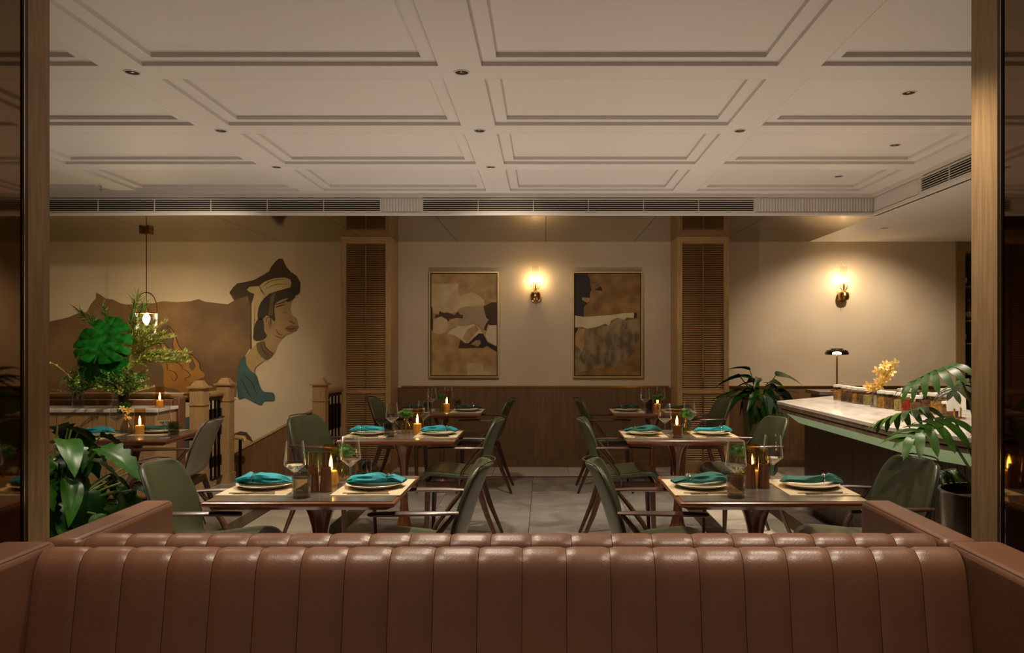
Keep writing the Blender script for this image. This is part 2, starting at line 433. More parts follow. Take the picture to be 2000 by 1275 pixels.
# ---- mirror partitions either side of the booth
def partition(side, xm, y_end, lab):
    s = -1 if side == 'left' else 1
    y0, y1 = 0.6, 2.69
    wl = struct('wall_partition_'+side, MB().box(min(xm+s*0.006, xm+s*0.10), max(xm+s*0.006, xm+s*0.10), y0, 2.72, 0, ZC), 'bronze', lab)
    obj('mirror_panel', MB().box(min(xm, xm+s*0.006), max(xm, xm+s*0.006), y0, y1, 0.02, ZC-0.005), 'mirror', wl, smooth=False)
    o = obj('bronze_trim', MB().box(min(xm-s*0.004, xm+s*0.006), max(xm-s*0.004, xm+s*0.006), y1, 2.72, 0, ZC), 'bronze', wl, smooth=False)
    obj('steel_bead', MB().box(min(xm-s*0.006, xm), max(xm-s*0.006, xm), y1+0.006, y1+0.010, 0, ZC), 'steel', wl, smooth=False)
    p = obj('oak_post', MB().box(min(xm-s*0.001, xm+s*0.11), max(xm-s*0.001, xm+s*0.11), 2.721, y_end, 0, ZC), 'post_wood', wl, smooth=False)
    bevel(p, 0.002, 1)
partition('left', -1.763, 2.844, 'mirror-clad partition ending in an oak post beside the left sofa arm')
partition('right', 1.545, 2.893, 'mirror-clad partition ending in an oak post beside the right sofa arm')

# ---- louvred columns
def column(x0, x1, side, lab):
    yc = 8.6; wdt = x1-x0; s = 1 if side == 'left' else -1
    c = struct('wall_column_'+side, MB().box(x0+0.02, x1-0.02, yc+0.07, D, 0, ZL), 'oak', lab)
    fw = 0.055
    main = [(0.12, 0.855), (0.90, 2.475)]
    def bar(nm, a0, a1, b0, b1, z0, z1, m='oak'): return bevel(obj(nm, MB().box(a0, a1, b0, b1, z0, z1), m, c, smooth=False), 0.003, 1)
    bar('stile', x0, x0+fw, yc, yc+0.07, 0, 2.505); bar('stile', x1-fw, x1, yc, yc+0.07, 0, 2.505)
    bar('side_stile', x0-0.0, x0+0.03, yc+0.07, D, 0, ZL); bar('side_stile', x1-0.03, x1, yc+0.07, D, 0, ZL)
    for z0, z1 in ((0, 0.12), (0.855, 0.90), (2.475, 2.505)): bar('rail', x0+fw, x1-fw, yc+0.004, yc+0.07, z0, z1, 'oak_flat')
    bar('cap_rail', x0-0.004, x1+0.004, yc-0.006, yc+0.07, 2.505, ZL, 'oak_flat')
    zz = MB()
    L = wdt-2*fw
    def slat_me():
        return MB().add([(-L/2, 0.0, -0.0085), (L/2, 0.0, -0.0085), (L/2, 0.006, -0.0095), (-L/2, 0.006, -0.0095),
                         (-L/2, 0.012, 0.0075), (L/2, 0.012, 0.0075), (L/2, 0.018, 0.0065), (-L/2, 0.018, 0.0065)],
                        [(0, 3, 2, 1), (4, 5, 6, 7), (0, 1, 5, 4), (3, 7, 6, 2), (0, 4, 7, 3), (1, 2, 6, 5)]).mesh('louvre_slat', False)
    for z0, z1 in main:
        obj('dark_backing', MB().box(x0+fw, x1-fw, yc+0.05, yc+0.06, z0, z1), 'cabinet_dark', c, smooth=False)
        n = int((z1-z0)/0.0235)
        for i in range(n):
            z = z0 + (i+0.5)*(z1-z0)/n
            obj('louvre_slat', cached(('louv', round(L, 3)), slat_me), 'oak_flat', c, ((x0+x1)/2, yc+0.012, z))
        obj('tilt_rod', MB().box(-0.006, 0.006, -0.004, 0.004, z0+0.01, z1-0.01), 'brass', c, ((x0+x1)/2, yc+0.008, 0), smooth=False)
    return c
column(-2.195, -1.662, 'left', 'oak louvred column beside the mural')
column(1.428, 1.985, 'right', 'oak louvred column beside the tall potted plant')

# ================================================================== WALL ART
def wall_poly(pts, conv, off):
    """flat painted shape on the back wall"""
    P = [conv(*p) for p in pts]
    Y = D - off
    return MB().prism([(wx(px, D), wz(py, D)) for px, py in P], lambda a, b, t: (a, t, b), Y, Y-0.0012)
def wall_line(pts, conv, off, r=0.004):
    P = [conv(*p) for p in pts]
    out = []
    P = smooth_line(P, 4)
    n = len(P); rad = [r*(0.35+0.65*math.sin(PI*i/(n-1))) for i in range(n)]
    return MB().tube([(wx(px, D), D-off, wz(py, D)) for px, py in P], rad, 6)
def smooth_line(P, k=4, closed=False):
    out = []; n = len(P)
    rng = range(n if closed else n-1)
    for i in rng:
        g = lambda j: P[j % n] if closed else P[max(0, min(n-1, j))]
        p0, p1, p2, p3 = g(i-1), g(i), g(i+1), g(i+2)
        for s in range(k):
            t = s/k
            out.append(tuple(0.5*((2*p1[q]) + (-p0[q]+p2[q])*t + (2*p0[q]-5*p1[q]+4*p2[q]-p3[q])*t*t + (-p0[q]+3*p1[q]-3*p2[q]+p3[q])*t**3) for q in range(2)))
    if not closed: out.append(tuple(P[-1]))
    return out
mural = thing('wall_mural', 'large brown wall mural of a figure in profile with a headwrap and flames', 'mural', (0, 0, 0))
ident = lambda a, b: (a, b)
z8 = lambda a, b: (440 + a/3.865, 490 + b/3.865)
zf = lambda a, b: (290 + a/7.97, 620 + b/7.97)
def paint(name, pts, conv, m, lay, sm=True, parent=None):
    if sm: pts = smooth_line(pts, 3, True)
    return obj(name, wall_poly(pts, conv, 0.0006 + lay*0.0016), m, parent or mural, smooth=False)
paint('painted_land', [(40, 640), (97, 628), (134, 619.5), (152, 612), (169, 609), (179, 592), (187, 583), (188, 571), (197, 576), (207, 583), (221, 585), (235, 592), (248, 595),
    (276, 592), (300, 592), (318, 588), (345, 590), (373, 588), (388, 584), (400, 589), (425, 592), (445, 594), (457, 587), (449, 573), (463, 560), (492, 562), (494, 600), (494, 670),
    (482, 690), (470, 710), (464, 740), (462, 775), (445, 776), (420, 770), (395, 768), (370, 774), (345, 770), (322, 764), (300, 775), (240, 800), (40, 800)], ident, 'mural_brown', 0, sm=False)
paint('painted_cap', [(30, 315), (60, 275), (90, 245), (150, 235), (215, 220), (270, 190), (330, 155), (350, 115), (375, 85), (405, 58), (435, 60), (445, 90), (460, 120), (495, 160), (535, 185), (568, 240), (562, 300),
    (520, 345), (420, 370), (330, 420), (270, 500), (215, 560), (212, 740), (188, 746), (190, 420), (170, 340), (110, 355), (75, 372), (60, 345)], z8, 'mural_dark', 1, sm=False)
paint('painted_face', [(372, 392), (450, 365), (520, 350), (496, 395), (490, 450), (500, 482), (533, 508), (543, 535), (545, 560), (550, 576), (536, 600), (500, 625), (455, 640), (430, 665), (400, 700),
    (375, 770), (330, 815), (300, 825), (250, 770), (235, 700), (300, 660), (315, 620), (290, 580), (290, 510), (340, 480), (375, 470)], z8, 'mural_skin', 2, sm=False)
paint('painted_shoulder', [(238, 705), (165, 780), (158, 830), (180, 890), (225, 925), (238, 875), (305, 822), (255, 765)], z8, 'mural_pale', 3)
paint('painted_headwrap', [(163, 293), (185, 270), (258, 265), (300, 230), (370, 207), (450, 200), (492, 215), (500, 245), (492, 275), (400, 300), (335, 322), (290, 360), (258, 420), (247, 510), (222, 570), (218, 690), (236, 702), (202, 735),
    (200, 400), (222, 325), (185, 310)], z8, 'mural_cream', 3, sm=False)
paint('painted_hair', [(250, 512), (247, 460), (270, 390), (330, 332), (400, 305), (480, 280), (560, 290), (550, 328), (500, 342), (440, 358), (385, 390), (372, 420), (374, 495), (380, 512), (370, 530), (350, 510), (312, 488), (282, 515)], z8, 'mural_hair', 4)
paint('painted_hair_band', [(345, 345), (382, 318), (372, 360), (362, 420), (362, 480), (340, 488), (325, 480), (335, 420)], z8, 'mural_olive', 5)
paint('painted_bun', [(213, 640), (222, 570), (245, 520), (286, 515), (296, 600), (315, 640), (290, 668), (240, 680), (215, 665)], z8, 'mural_hair', 4)
paint('painted_ear', [(300, 545), (308, 505), (328, 492), (348, 512), (350, 550), (345, 588), (325, 588), (308, 570)], z8, 'mural_skin', 5)
paint('painted_collar', [(238, 702), (262, 688), (296, 682), (305, 720), (335, 758), (368, 776), (325, 820), (296, 816), (250, 765)], z8, 'mural_olive', 5)
paint('painted_lips', [(455, 582), (492, 560), (520, 568), (548, 566), (552, 578), (528, 588), (542, 598), (500, 612), (470, 602)], z8, 'mural_lip', 5)
paint('painted_brow', [(462, 372), (490, 352), (530, 345), (505, 370), (478, 385)], z8, 'mural_hair', 5)
paint('painted_garment', [(100, 870), (150, 790), (160, 850), (190, 900), (238, 940), (260, 1010), (292, 1060), (365, 1072), (370, 1130), (300, 1135), (272, 1165), (210, 1140), (150, 1110), (95, 1105)], z8, 'mural_teal', 3)
for ln, r in (([(372, 405), (430, 392), (468, 368)], .006), ([(383, 428), (410, 415), (460, 405)], .007), ([(435, 470), (455, 462), (470, 478)], .003), ([(485, 540), (495, 528), (512, 545), (535, 545)], .004),
           ([(455, 582), (490, 590), (530, 585)], .004), ([(310, 545), (318, 508), (340, 505), (345, 550), (332, 585)], .004), ([(322, 550), (335, 535), (332, 570)], .003), ([(296, 682), (310, 730), (365, 775)], .005),
           ([(270, 695), (285, 745), (330, 800)], .004), ([(260, 265), (275, 300), (300, 335)], .004), ([(290, 270), (350, 225), (450, 215)], .003), ([(300, 290), (380, 255), (480, 250)], .003), ([(225, 400), (222, 520), (215, 640)], .003),
           ([(150, 940), (200, 990), (240, 1080)], .004), ([(120, 960), (160, 1040), (200, 1110)], .004), ([(375, 640), (430, 655), (460, 630)], .003), ([(228, 930), (230, 880), (300, 825)], .003), ([(388, 592), (400, 622), (440, 640)], .003)):
    obj('painted_line', wall_line(ln, z8, 0.0112, r*0.75), 'mural_line', mural)
paint('painted_smoke', [(150, 300), (220, 130), (300, 110), (400, 220), (450, 370), (500, 470), (600, 560), (650, 700), (650, 860), (250, 1000), (60, 860), (20, 600), (60, 430)], zf, 'mural_smoke', 1)
flame_pts = [(90, 640), (200, 672), (225, 660), (130, 590), (65, 440), (110, 465), (180, 560), (260, 590), (320, 650), (300, 570), (215, 480), (195, 250), (240, 390), (340, 500), (400, 600), (425, 690), (480, 715), (508, 640),
    (425, 520), (385, 430), (390, 300), (300, 140), (400, 220), (450, 370), (500, 470), (600, 560), (640, 660), (650, 790), (690, 825), (735, 760), (700, 680), (640, 560), (740, 640), (800, 720), (810, 800), (870, 860), (860, 930),
    (690, 1000), (630, 1080), (620, 1160), (540, 1170), (400, 1110), (250, 1070), (240, 870), (215, 740)]
paint('painted_flame', flame_pts, zf, 'mural_flame', 3)
for ln in ([(300, 820), (400, 840), (450, 920), (400, 990), (345, 900)], [(500, 810), (590, 820), (655, 900), (620, 930), (570, 950), (600, 1000)], [(225, 670), (290, 720), (300, 820)], [(425, 690), (520, 750), (530, 800)], flame_pts[9:17], flame_pts[18:28], flame_pts[29:36]):
    obj('painted_line', wall_line(ln, zf, 0.008, 0.004), 'mural_line', mural)
paint('painted_rock', [(450, 862), (455, 846), (470, 842), (480, 844), (490, 852), (494, 862), (500, 868), (500, 905), (450, 905)], ident, 'mural_pale', 1, sm=False)
paint('painted_rock_edge', [(450, 850), (470, 842), (482, 844), (490, 854), (497, 866), (488, 860), (474, 852), (462, 853), (450, 864)], ident, 'mural_dark', 2, sm=False)
paint('painted_water', [(330, 800), (347, 808), (358, 816), (378, 812), (400, 824), (400, 880), (330, 880)], ident, 'mural_teal', 1, sm=False)

def picture(name, label, px0, px1, py0, py1, patches, base, conv):
    t = thing(name, label, 'painting', ((wx(px0, D)+wx(px1, D))/2, D, (wz(py0, D)+wz(py1, D))/2))
    hx, hz = (wx(px1, D)-wx(px0, D))/2, (wz(py0, D)-wz(py1, D))/2
    fr = 0.016
    me = MB().box(-hx, hx, -0.055, 0, hz-fr, hz).box(-hx, hx, -0.055, 0, -hz, -hz+fr).box(-hx, -hx+fr, -0.055, 0, -hz+fr, hz-fr).box(hx-fr, hx, -0.055, 0, -hz+fr, hz-fr)
    obj('frame', me, 'frame_gold', t, smooth=False)
    obj('canvas', MB().box(-hx+0.026, hx-0.026, -0.035, 0, -hz+0.026, hz-0.026), base, t, smooth=False)
    obj('backing_board', MB().box(-hx+fr, hx-fr, -0.012, 0, -hz+fr, hz-fr), 'cabinet_dark', t, smooth=False)
    cx, cz = t.location.x, t.location.z
    lx, lz = hx-0.0265, hz-0.0265
    for k, (nm, m, pts) in enumerate(patches):
        P = []
        for p in pts:
            px, py = conv(*p); P.append((max(-lx, min(lx, wx(px, D)-cx)), max(-lz, min(lz, wz(py, D)-cz))))
        obj(nm, MB().prism(P, lambda a, b, q: (a, q, b), -0.035, -0.0362-0.0006*k), m, t, smooth=False)
    return t
za = lambda a, b: (830 + a/5.667, 520 + b/5.667)
zb = lambda a, b: (1110 + a/5.667, 520 + b/5.667)
picture('painting', 'cream and tan abstract painting with a dark angular stroke, left of the centre wall lamp', 839, 975, 531, 737, [
    ('paint_patch', 'art_cream', [(70, 200), (370, 190), (375, 330), (430, 320), (520, 285), (610, 330), (655, 380), (660, 430), (600, 440), (500, 460), (380, 490), (300, 520), (70, 520)]),
    ('paint_patch', 'art_taupe', [(370, 480), (430, 450), (560, 440), (650, 440), (680, 560), (710, 590), (660, 680), (600, 660), (540, 610), (460, 660), (380, 640)]),
    ('paint_patch', 'art_cream', [(100, 590), (180, 555), (240, 590), (265, 640), (230, 730), (170, 755), (95, 735)]),
    ('paint_patch', 'art_white', [(380, 660), (470, 660), (540, 640), (600, 680), (640, 740), (540, 780), (470, 860), (400, 810), (330, 760), (250, 750), (300, 700)]),
    ('paint_patch', 'art_tan', [(470, 700), (560, 650), (600, 700), (540, 770), (470, 850), (420, 800)]),
    ('paint_patch', 'art_white', [(710, 660), (780, 630), (830, 640), (830, 880), (700, 830), (670, 760), (690, 720)]),
    ('paint_patch', 'art_brown', [(650, 445), (740, 400), (830, 400), (830, 650), (730, 655), (700, 640), (680, 715), (655, 700), (670, 650), (710, 590), (680, 570)]),
    ('paint_patch', 'art_brown', [(115, 575), (125, 535), (160, 540), (165, 495), (205, 515), (260, 512), (330, 540), (375, 500), (390, 535), (425, 540), (420, 580), (360, 570), (280, 585), (265, 615), (245, 585), (190, 555)]),
    ('paint_patch', 'art_brown', [(60, 440), (90, 480), (92, 705), (60, 705)]),
    ('paint_patch', 'art_brown', [(395, 808), (440, 850), (480, 850), (540, 870), (590, 890), (640, 900), (375, 905)]),
    ('paint_patch', 'art_black', [(465, 870), (530, 810), (600, 742), (645, 745), (670, 790), (690, 835), (830, 890), (830, 945), (740, 910), (690, 880), (640, 905), (590, 890), (625, 850), (610, 815), (570, 815), (510, 860)]),
    ('paint_patch', 'art_cream', [(470, 1080), (540, 1070), (640, 1090), (660, 1150), (830, 1165), (830, 1225), (470, 1215)])],
    'art_tan', za)
picture('painting', 'ochre and black abstract painting with a torn white band, right of the centre wall lamp', 1118, 1254, 531, 737, [
    ('paint_patch', 'art_grey', [(40, 650), (200, 690), (440, 655), (545, 570), (620, 600), (830, 580), (830, 760), (760, 900), (700, 980), (640, 1060), (560, 1110), (300, 1130), (40, 1180)]),
    ('paint_patch', 'art_black', [(40, 60), (215, 60), (215, 110), (238, 135), (240, 200), (255, 255), (240, 300), (235, 390), (180, 440), (170, 470), (170, 570), (40, 570)]),
    ('paint_patch', 'art_tan', [(150, 345), (240, 350), (232, 390), (205, 405), (150, 375)]),
    ('paint_patch', 'art_black', [(293, 262), (350, 224), (378, 262), (365, 274)]),
    ('paint_patch', 'art_black', [(715, 520), (750, 515), (752, 565), (725, 580)]),
    ('paint_patch', 'art_white', [(40, 545), (170, 560), (330, 550), (480, 540), (600, 520), (722, 515), (722, 572), (640, 568), (615, 598), (545, 568), (475, 600), (445, 660), (410, 635), (300, 675), (205, 690), (150, 672), (40, 675)]),
    ('paint_patch', 'art_black', [(40, 680), (110, 688), (80, 740), (78, 820), (40, 850)]),
    ('paint_patch', 'art_tan', [(110, 690), (180, 690), (175, 880), (150, 940), (70, 860), (80, 750)])],
    'art_ochre', zb)

# ================================================================== WALL SCONCES
def sconce(px, label):
    X = wx(px, D); z0 = 1.92
    t = thing('wall_sconce', label, 'wall lamp', (X, D, z0))
    obj('back_plate', MB().lathe([(0.0, -0.001), (0.058, 0.0), (0.06, 0.012), (0.045, 0.02), (0.0, 0.022)], 20), 'brass', t, (0, 0, 0), (R(90), 0, 0))
    obj('arm', MB().tube([(0, -0.02, 0), (0, -0.055, 0.0), (0, -0.075, 0.02), (0, -0.08, 0.06)], 0.009, 8), 'brass', t)
    obj('drum', MB().lathe([(0.012, -0.06), (0.05, -0.055), (0.06, -0.03), (0.06, 0.0), (0.05, 0.028), (0.02, 0.045)], 20), 'brass', t, (0, -0.08, 0.02))
    obj('tail_rod', MB().tube([(0, -0.08, -0.10), (0, -0.08, -0.03)], [0.002, 0.004], 6), 'brass', t)
    for k in range(6):
        a = 2*PI*k/6
        obj('prong', MB().tube([(0.02*math.cos(a), 0.02*math.sin(a), 0.05), (0.046*math.cos(a), 0.046*math.sin(a), 0.09), (0.05*math.cos(a), 0.05*math.sin(a), 0.15)], 0.0032, 6), 'brass', t, (0, -0.08, 0.02))
    obj('glass_shade', MB().lathe([(0.03, 0.07), (0.044, 0.11), (0.048, 0.17), (0.042, 0.25), (0.036, 0.33)], 20, cap=False), 'glass_clear', t, (0, -0.08, 0.02))
    obj('bulb', MB().ball((0, -0.08, 0.185), 0.018, 12, 1.5), 'bulb_sconce', t)
    obj('candle_sleeve', MB().lathe([(0.010, 0.05), (0.010, 0.135)], 10), 'brass', t, (0, -0.08, 0.02))
sconce(1046, 'brass wall lamp with glass shade between the two abstract paintings')
sconce(1643, 'brass wall lamp with glass shade on the bare wall above the bar')

# ================================================================== STAIR RAIL
def newel(X, Y, label):
    t = thing('newel_post', label, 'newel post', (X, Y, 0), 0, 'oak newel posts of the stair rail')
    h = 0.064
    obj('shaft', MB().box(-h, h, -h, h, 0, 0.98), 'oak', t, smooth=False)
    obj('collar', MB().box(-h-0.01, h+0.01, -h-0.01, h+0.01, 0.82, 0.832), 'oak_flat', t, smooth=False)
    c = obj('cap', MB().box(-h-0.022, h+0.022, -h-0.022, h+0.022, 0.98, 0.996), 'oak_flat', t, smooth=False)
    obj('finial', MB().add([(-h, -h, 0.996), (h, -h, 0.996), (h, h, 0.996), (-h, h, 0.996), (-h*.5, -h*.5, 1.05), (h*.5, -h*.5, 1.05), (h*.5, h*.5, 1.05), (-h*.5, h*.5, 1.05)],
        [(0, 3, 2, 1), (4, 5, 6, 7), (0, 1, 5, 4), (1, 2, 6, 5), (2, 3, 7, 6), (3, 0, 4, 7)]), 'oak', t, smooth=False)
    obj('base_block', MB().box(-h-0.012, h+0.012, -h-0.012, h+0.012, 0, 0.1), 'oak', t, smooth=False)
newel(-3.235, 7.48, 'oak newel post nearest the flower-topped sideboard')
newel(-3.21, 8.03, 'oak newel post behind the pale grey chair')
newel(-2.255, 8.03, 'oak newel post beside the left louvred column')
def railing(p0, p1, n, label):
    p0, p1 = Vector(p0), Vector(p1); L = (p1-p0).length; ang = math.atan2(p1.y-p0.y, p1.x-p0.x)
    t = thing('stair_railing', label, 'railing', p0, ang)
    obj('handrail', MB().tube([(0, 0, 0.905), (L, 0, 0.905)], 0.032, 12), 'oak_flat', t)
    obj('top_bar', MB().box(0, L, -0.012, 0.012, 0.845, 0.872), 'black_metal', t, smooth=False)
    obj('bottom_bar', MB().box(0, L, -0.012, 0.012, 0.07, 0.09), 'black_metal', t, smooth=False)
    me = cached('baluster', lambda: MB().box(-0.008, 0.008, -0.008, 0.008, 0.09, 0.845).box(-0.018, 0.018, -0.018, 0.018, 0.5, 0.76).box(-0.018, 0.018, -0.018, 0.018, 0.2, 0.3).mesh('baluster', False))
    for i in range(n): obj('baluster', me, 'black_metal', t, (L*(i+0.5)/n, 0, 0))
railing((-3.225, 7.575, 0), (-3.215, 7.935, 0), 4, 'short oak-capped rail with black balusters between two newel posts')
railing((-2.25, 8.125, 0), (-2.20, 8.60, 0), 5, 'oak-capped rail with black balusters running to the left louvred column')
railing((-6.2, 7.48, 0), (-3.33, 7.48, 0), 14, 'long oak-capped rail behind the flower-topped sideboard')
sp = thing('stair_parapet', 'brown sloping wooden stair panel in front of the mural', 'stair panel', (0, 8.3, 0))
obj('panel', MB().prism([(-3.30, 0.0), (-3.30, 0.21), (-2.34, 0.73), (-2.34, 0.0)], lambda a, b, q: (a, q, b), 0.0, 0.05), 'wainscot', sp, smooth=False)
obj('cap_rail', MB().prism([(-3.30, 0.21), (-2.34, 0.73), (-2.34, 0.755), (-3.30, 0.235)], lambda a, b, q: (a, q, b), -0.012, 0.062), 'oak_flat', sp, smooth=False)
hs = thing('handrail_stub', 'short black-posted handrail end beside the sloping stair panel', 'handrail', (-3.08, 8.08, 0))
obj('post', MB().box(-0.012, 0.012, -0.012, 0.012, 0, 0.42), 'black_metal', hs, smooth=False)
obj('rail', MB().tube([(-0.05, 0, 0.45), (0.04, 0, 0.44), (0.05, 0, 0.41)], 0.025, 10), 'oak_flat', hs)

# ================================================================== SOFAS
def channel_mesh(prof, wdt, nu=9):
    """one upholstered channel: profile (y,z) swept across its width, pillowed"""
    rows = []; n = len(prof)
    for u in range(nu):
        q = -1 + 2*u/(nu-1); x = q*wdt/2
        bulge = 0.0048*math.sqrt(max(0, 1-abs(q)**7))-0.0048
        row = []
        for i, (y, z) in enumerate(prof):
            y0, z0 = prof[max(i-1, 0)]; y1, z1 = prof[min(i+1, n-1)]
            d = Vector((y1-y0, z1-z0)).normalized(); nrm = Vector((d.y, -d.x))
            row.append((x, y+nrm.x*bulge, z+nrm.y*bulge))
        rows.append(row)
    me = MB().grid(rows).mesh('channel', True, fix=False)
    me.polygons.foreach_set('use_smooth', [True]*len(me.polygons))
    return me
def densify(P, k=3): return smooth_line(P, k)
def arm(t, x0, x1, y0, y1):
    a = obj('arm', MB().box(x0, x1, y0, y1, 0.08, 0.80), 'leather_brown', t, smooth=True); bevel(a, 0.022, 4)
    xi, xo, r = x0+0.009, x1-0.009, 0.0028
    for nm, xx in (('seam', xi), ('seam', xo)):
        obj(nm, MB().tube([(xx, y0+0.03, 0.7935), (xx, y1-0.03, 0.7935)], r, 6), 'leather_seam', a)
# near sofa: faces the camera
def sofa(label, x0, x1, n, prof, ax, ay, seat, body, feet_y):
    t = thing('channel_sofa', label, 'sofa', ((x0+x1)/2, (ay[0]+ay[1])/2, 0), 0, 'back-to-back leather sofas')
    ox, oy = t.location.x, t.location.y
    inv = Matrix.Translation((-ox, -oy, 0))
    parts = []
    wdt = (x1-x0)/n
    pm = densify(prof); me = channel_mesh(pm, wdt-0.0015)
    for i in range(n): parts.append(obj('back_channel', me, 'leather_brown', t, (x0+wdt*(i+0.5), 0, 0)))
    b = obj('back_core', MB().box(x0+0.002, x1-0.002, body[0], body[1], 0.08, body[2]), 'leather_seam', t, smooth=False); parts.append(b)
    s = obj('seat_cushion', MB().box(x0+0.004, x1-0.004, seat[0], seat[1], 0.28, 0.45), 'leather_brown', t); bevel(s, 0.03, 4); parts.append(s)
    s = obj('seat_base', MB().box(x0+0.004, x1-0.004, seat[0]+0.02, seat[1], 0.08, 0.279), 'leather_brown', t); parts.append(s)
    for a0, a1 in ax:
        k = len(COL.objects); arm(t, a0, a1, ay[0], ay[1])
    for fx in (ax[0][0]+0.06, ax[1][1]-0.06):
        for fy in feet_y: parts.append(obj('foot', MB().lathe([(0.014, 0), (0.022, 0.08)], 10), 'walnut', t, (fx, fy, 0)))
    for c in t.children:
        c.location = (c.location.x-ox, c.location.y-oy, c.location.z)
sofa('brown channelled leather sofa facing the camera in the foreground', -1.48, 1.22, 21,
     [(2.432, 0.68), (2.430, 0.755), (2.408, 0.785), (2.365, 0.793), (2.33, 0.775), (2.308, 0.735), (2.292, 0.65), (2.272, 0.54), (2.25, 0.43)],
     [(-1.65, -1.482), (1.222, 1.39)], (1.55, 2.434), (1.60, 2.262), (2.335, 2.42, 0.74), (1.65, 2.35))
sofa('brown channelled leather sofa facing the tables, behind the foreground sofa', -1.42, 1.21, 21,
     [(2.62, 0.43), (2.60, 0.60), (2.583, 0.72), (2.56, 0.775), (2.525, 0.80), (2.49, 0.80), (2.462, 0.784), (2.452, 0.755), (2.450, 0.70)],
     [(-1.54, -1.422), (1.212, 1.328)], (2.437, 3.07), (2.61, 3.05), (2.46, 2.56, 0.74), (2.52, 2.98))

# ================================================================== DINING CHAIRS
def shell_mesh(prof, widths, curl, nu=9):
    rows = []
    for (x, z), wd in zip(prof, widths):
        rows.append([(x + curl*abs(q)**2.2, q*wd, z + (0.0 if curl else 0)) for q in [-1+2*k/(nu-1) for k in range(nu)]])
    return rows
def chair_parts():
    back_prof = [(-0.115, 0.475), (-0.165, 0.49), (-0.20, 0.53), (-0.222, 0.59), (-0.245, 0.67), (-0.272, 0.75), (-0.302, 0.82), (-0.322, 0.852), (-0.334, 0.866)]
    bw = [0.225, 0.238, 0.247, 0.250, 0.247, 0.236, 0.214, 0.190, 0.150]
    t = 0.032
    def back():
        rows = []; nu = 11
        for i, ((x, z), wd) in enumerate(zip(back_prof, bw)):
            cu = 0.06*min(1, max(0, (z-0.47)/0.12))
            rows.append([(x+cu*abs(q)**2.0, q*wd, z) for q in [-1+2*k/(nu-1) for k in range(nu)]])
        return MB().grid(rows).mesh('backrest', True, fix=False)
    def back_pipe():
        pts = []
        for (x, z), wd in list(zip(back_prof, bw))[2:]: pts.append((x+0.06-0.012, -wd, z))
        top = (back_prof[-1][0], back_prof[-1][1]+0.002)
        for q in (-0.7, -0.3, 0, 0.3, 0.7): pts.append((top[0]+0.06*q*q-0.014, q*bw[-1], top[1]+0.008))
        for (x, z), wd in reversed(list(zip(back_prof, bw))[2:]): pts.append((x+0.06-0.012, wd, z))
        return MB().tube(pts, 0.0035, 6).mesh('piping')
    def seat():
        sp = [(-0.15, 0.487), (-0.08, 0.482), (0.02, 0.492), (0.12, 0.505), (0.18, 0.506), (0.215, 0.495), (0.232, 0.470), (0.235, 0.452)]
        sw = [0.225, 0.240, 0.248, 0.248, 0.242, 0.232, 0.222, 0.215]
        rows = []; nu = 11
        for (x, z), wd in zip(sp, sw):
            rows.append([(x-0.02*abs(q)**3, q*wd, z+0.016*abs(q)**3-0.008) for q in [-1+2*k/(nu-1) for k in range(nu)]])
        return MB().grid(rows).mesh('seat', True, fix=False)
    def frame():
        return MB().box(-0.17, 0.20, -0.205, -0.18, 0.405, 0.448).box(-0.17, 0.20, 0.18, 0.205, 0.405, 0.448).box(0.175, 0.20, -0.18, 0.18, 0.405, 0.448).box(-0.17, -0.145, -0.18, 0.18, 0.405, 0.448).mesh('seat_frame', False)
    def leg(front, s):
        if front: return MB().tube([(0.185, s*0.192, 0.44), (0.19, s*0.20, 0.25), (0.20, s*0.212, 0.0)], [0.021, 0.018, 0.011], 8).mesh('leg')
        return MB().tube([(-0.15, s*0.192, 0.44), (-0.22, s*0.20, 0.22), (-0.31, s*0.215, 0.0)], [0.022, 0.018, 0.011], 8).mesh('leg')
    def armrest(s):
        return MB().tube([(-0.20, s*0.262, 0.688), (-0.10, s*0.275, 0.690), (0.05, s*0.277, 0.690), (0.165, s*0.270, 0.686), (0.175, s*0.268, 0.685)], [0.014, 0.020, 0.022, 0.020, 0.012], 10, 0.5).mesh('armrest')
    def strut(s):
        return MB().tube([(-0.185, s*0.262, 0.685), (-0.13, s*0.258, 0.62), (-0.06, s*0.238, 0.53), (-0.03, s*0.215, 0.46), (-0.03, s*0.20, 0.425)], [0.012, 0.016, 0.017, 0.016, 0.014], 8, 0.75).mesh('arm_support')
    return back, back_pipe, seat, frame, leg, armrest, strut
_b, _bp, _s, _f, _l, _a, _st = chair_parts()
def chair(label, X, Y, rotz, leather='leather_green', pad=False):
    t = thing('dining_chair', label, 'chair', (X, Y, 0), rotz, 'green leather dining armchairs')
    b = obj('backrest', cached('cb', _b), leather, t)
    for o_ in (b,):
        so = o_.modifiers.new('thickness', 'SOLIDIFY'); so.thickness = 0.026; so.offset = 0
        su = o_.modifiers.new('soft', 'SUBSURF'); su.levels = 1; su.render_levels = 1
    obj('piping', cached('cbp', _bp), 'piping', b)
    s = obj('seat', cached('cs', _s), leather, t)
    so = s.modifiers.new('thickness', 'SOLIDIFY'); so.thickness = 0.036; so.offset = 0
    su = s.modifiers.new('soft', 'SUBSURF'); su.levels = 1; su.render_levels = 1
    obj('seat_frame', cached('cf', _f), 'walnut', t)
    for q in (-1, 1):
        obj('leg', cached(('lf', q), lambda: _l(True, q)), 'walnut', t)
        obj('leg', cached(('lr', q), lambda: _l(False, q)), 'walnut', t)
        ar = obj('armrest', cached(('ar', q), lambda: _a(q)), 'walnut', t)
        obj('arm_support', cached(('st', q), lambda: _st(q)), 'walnut', ar)
    return t
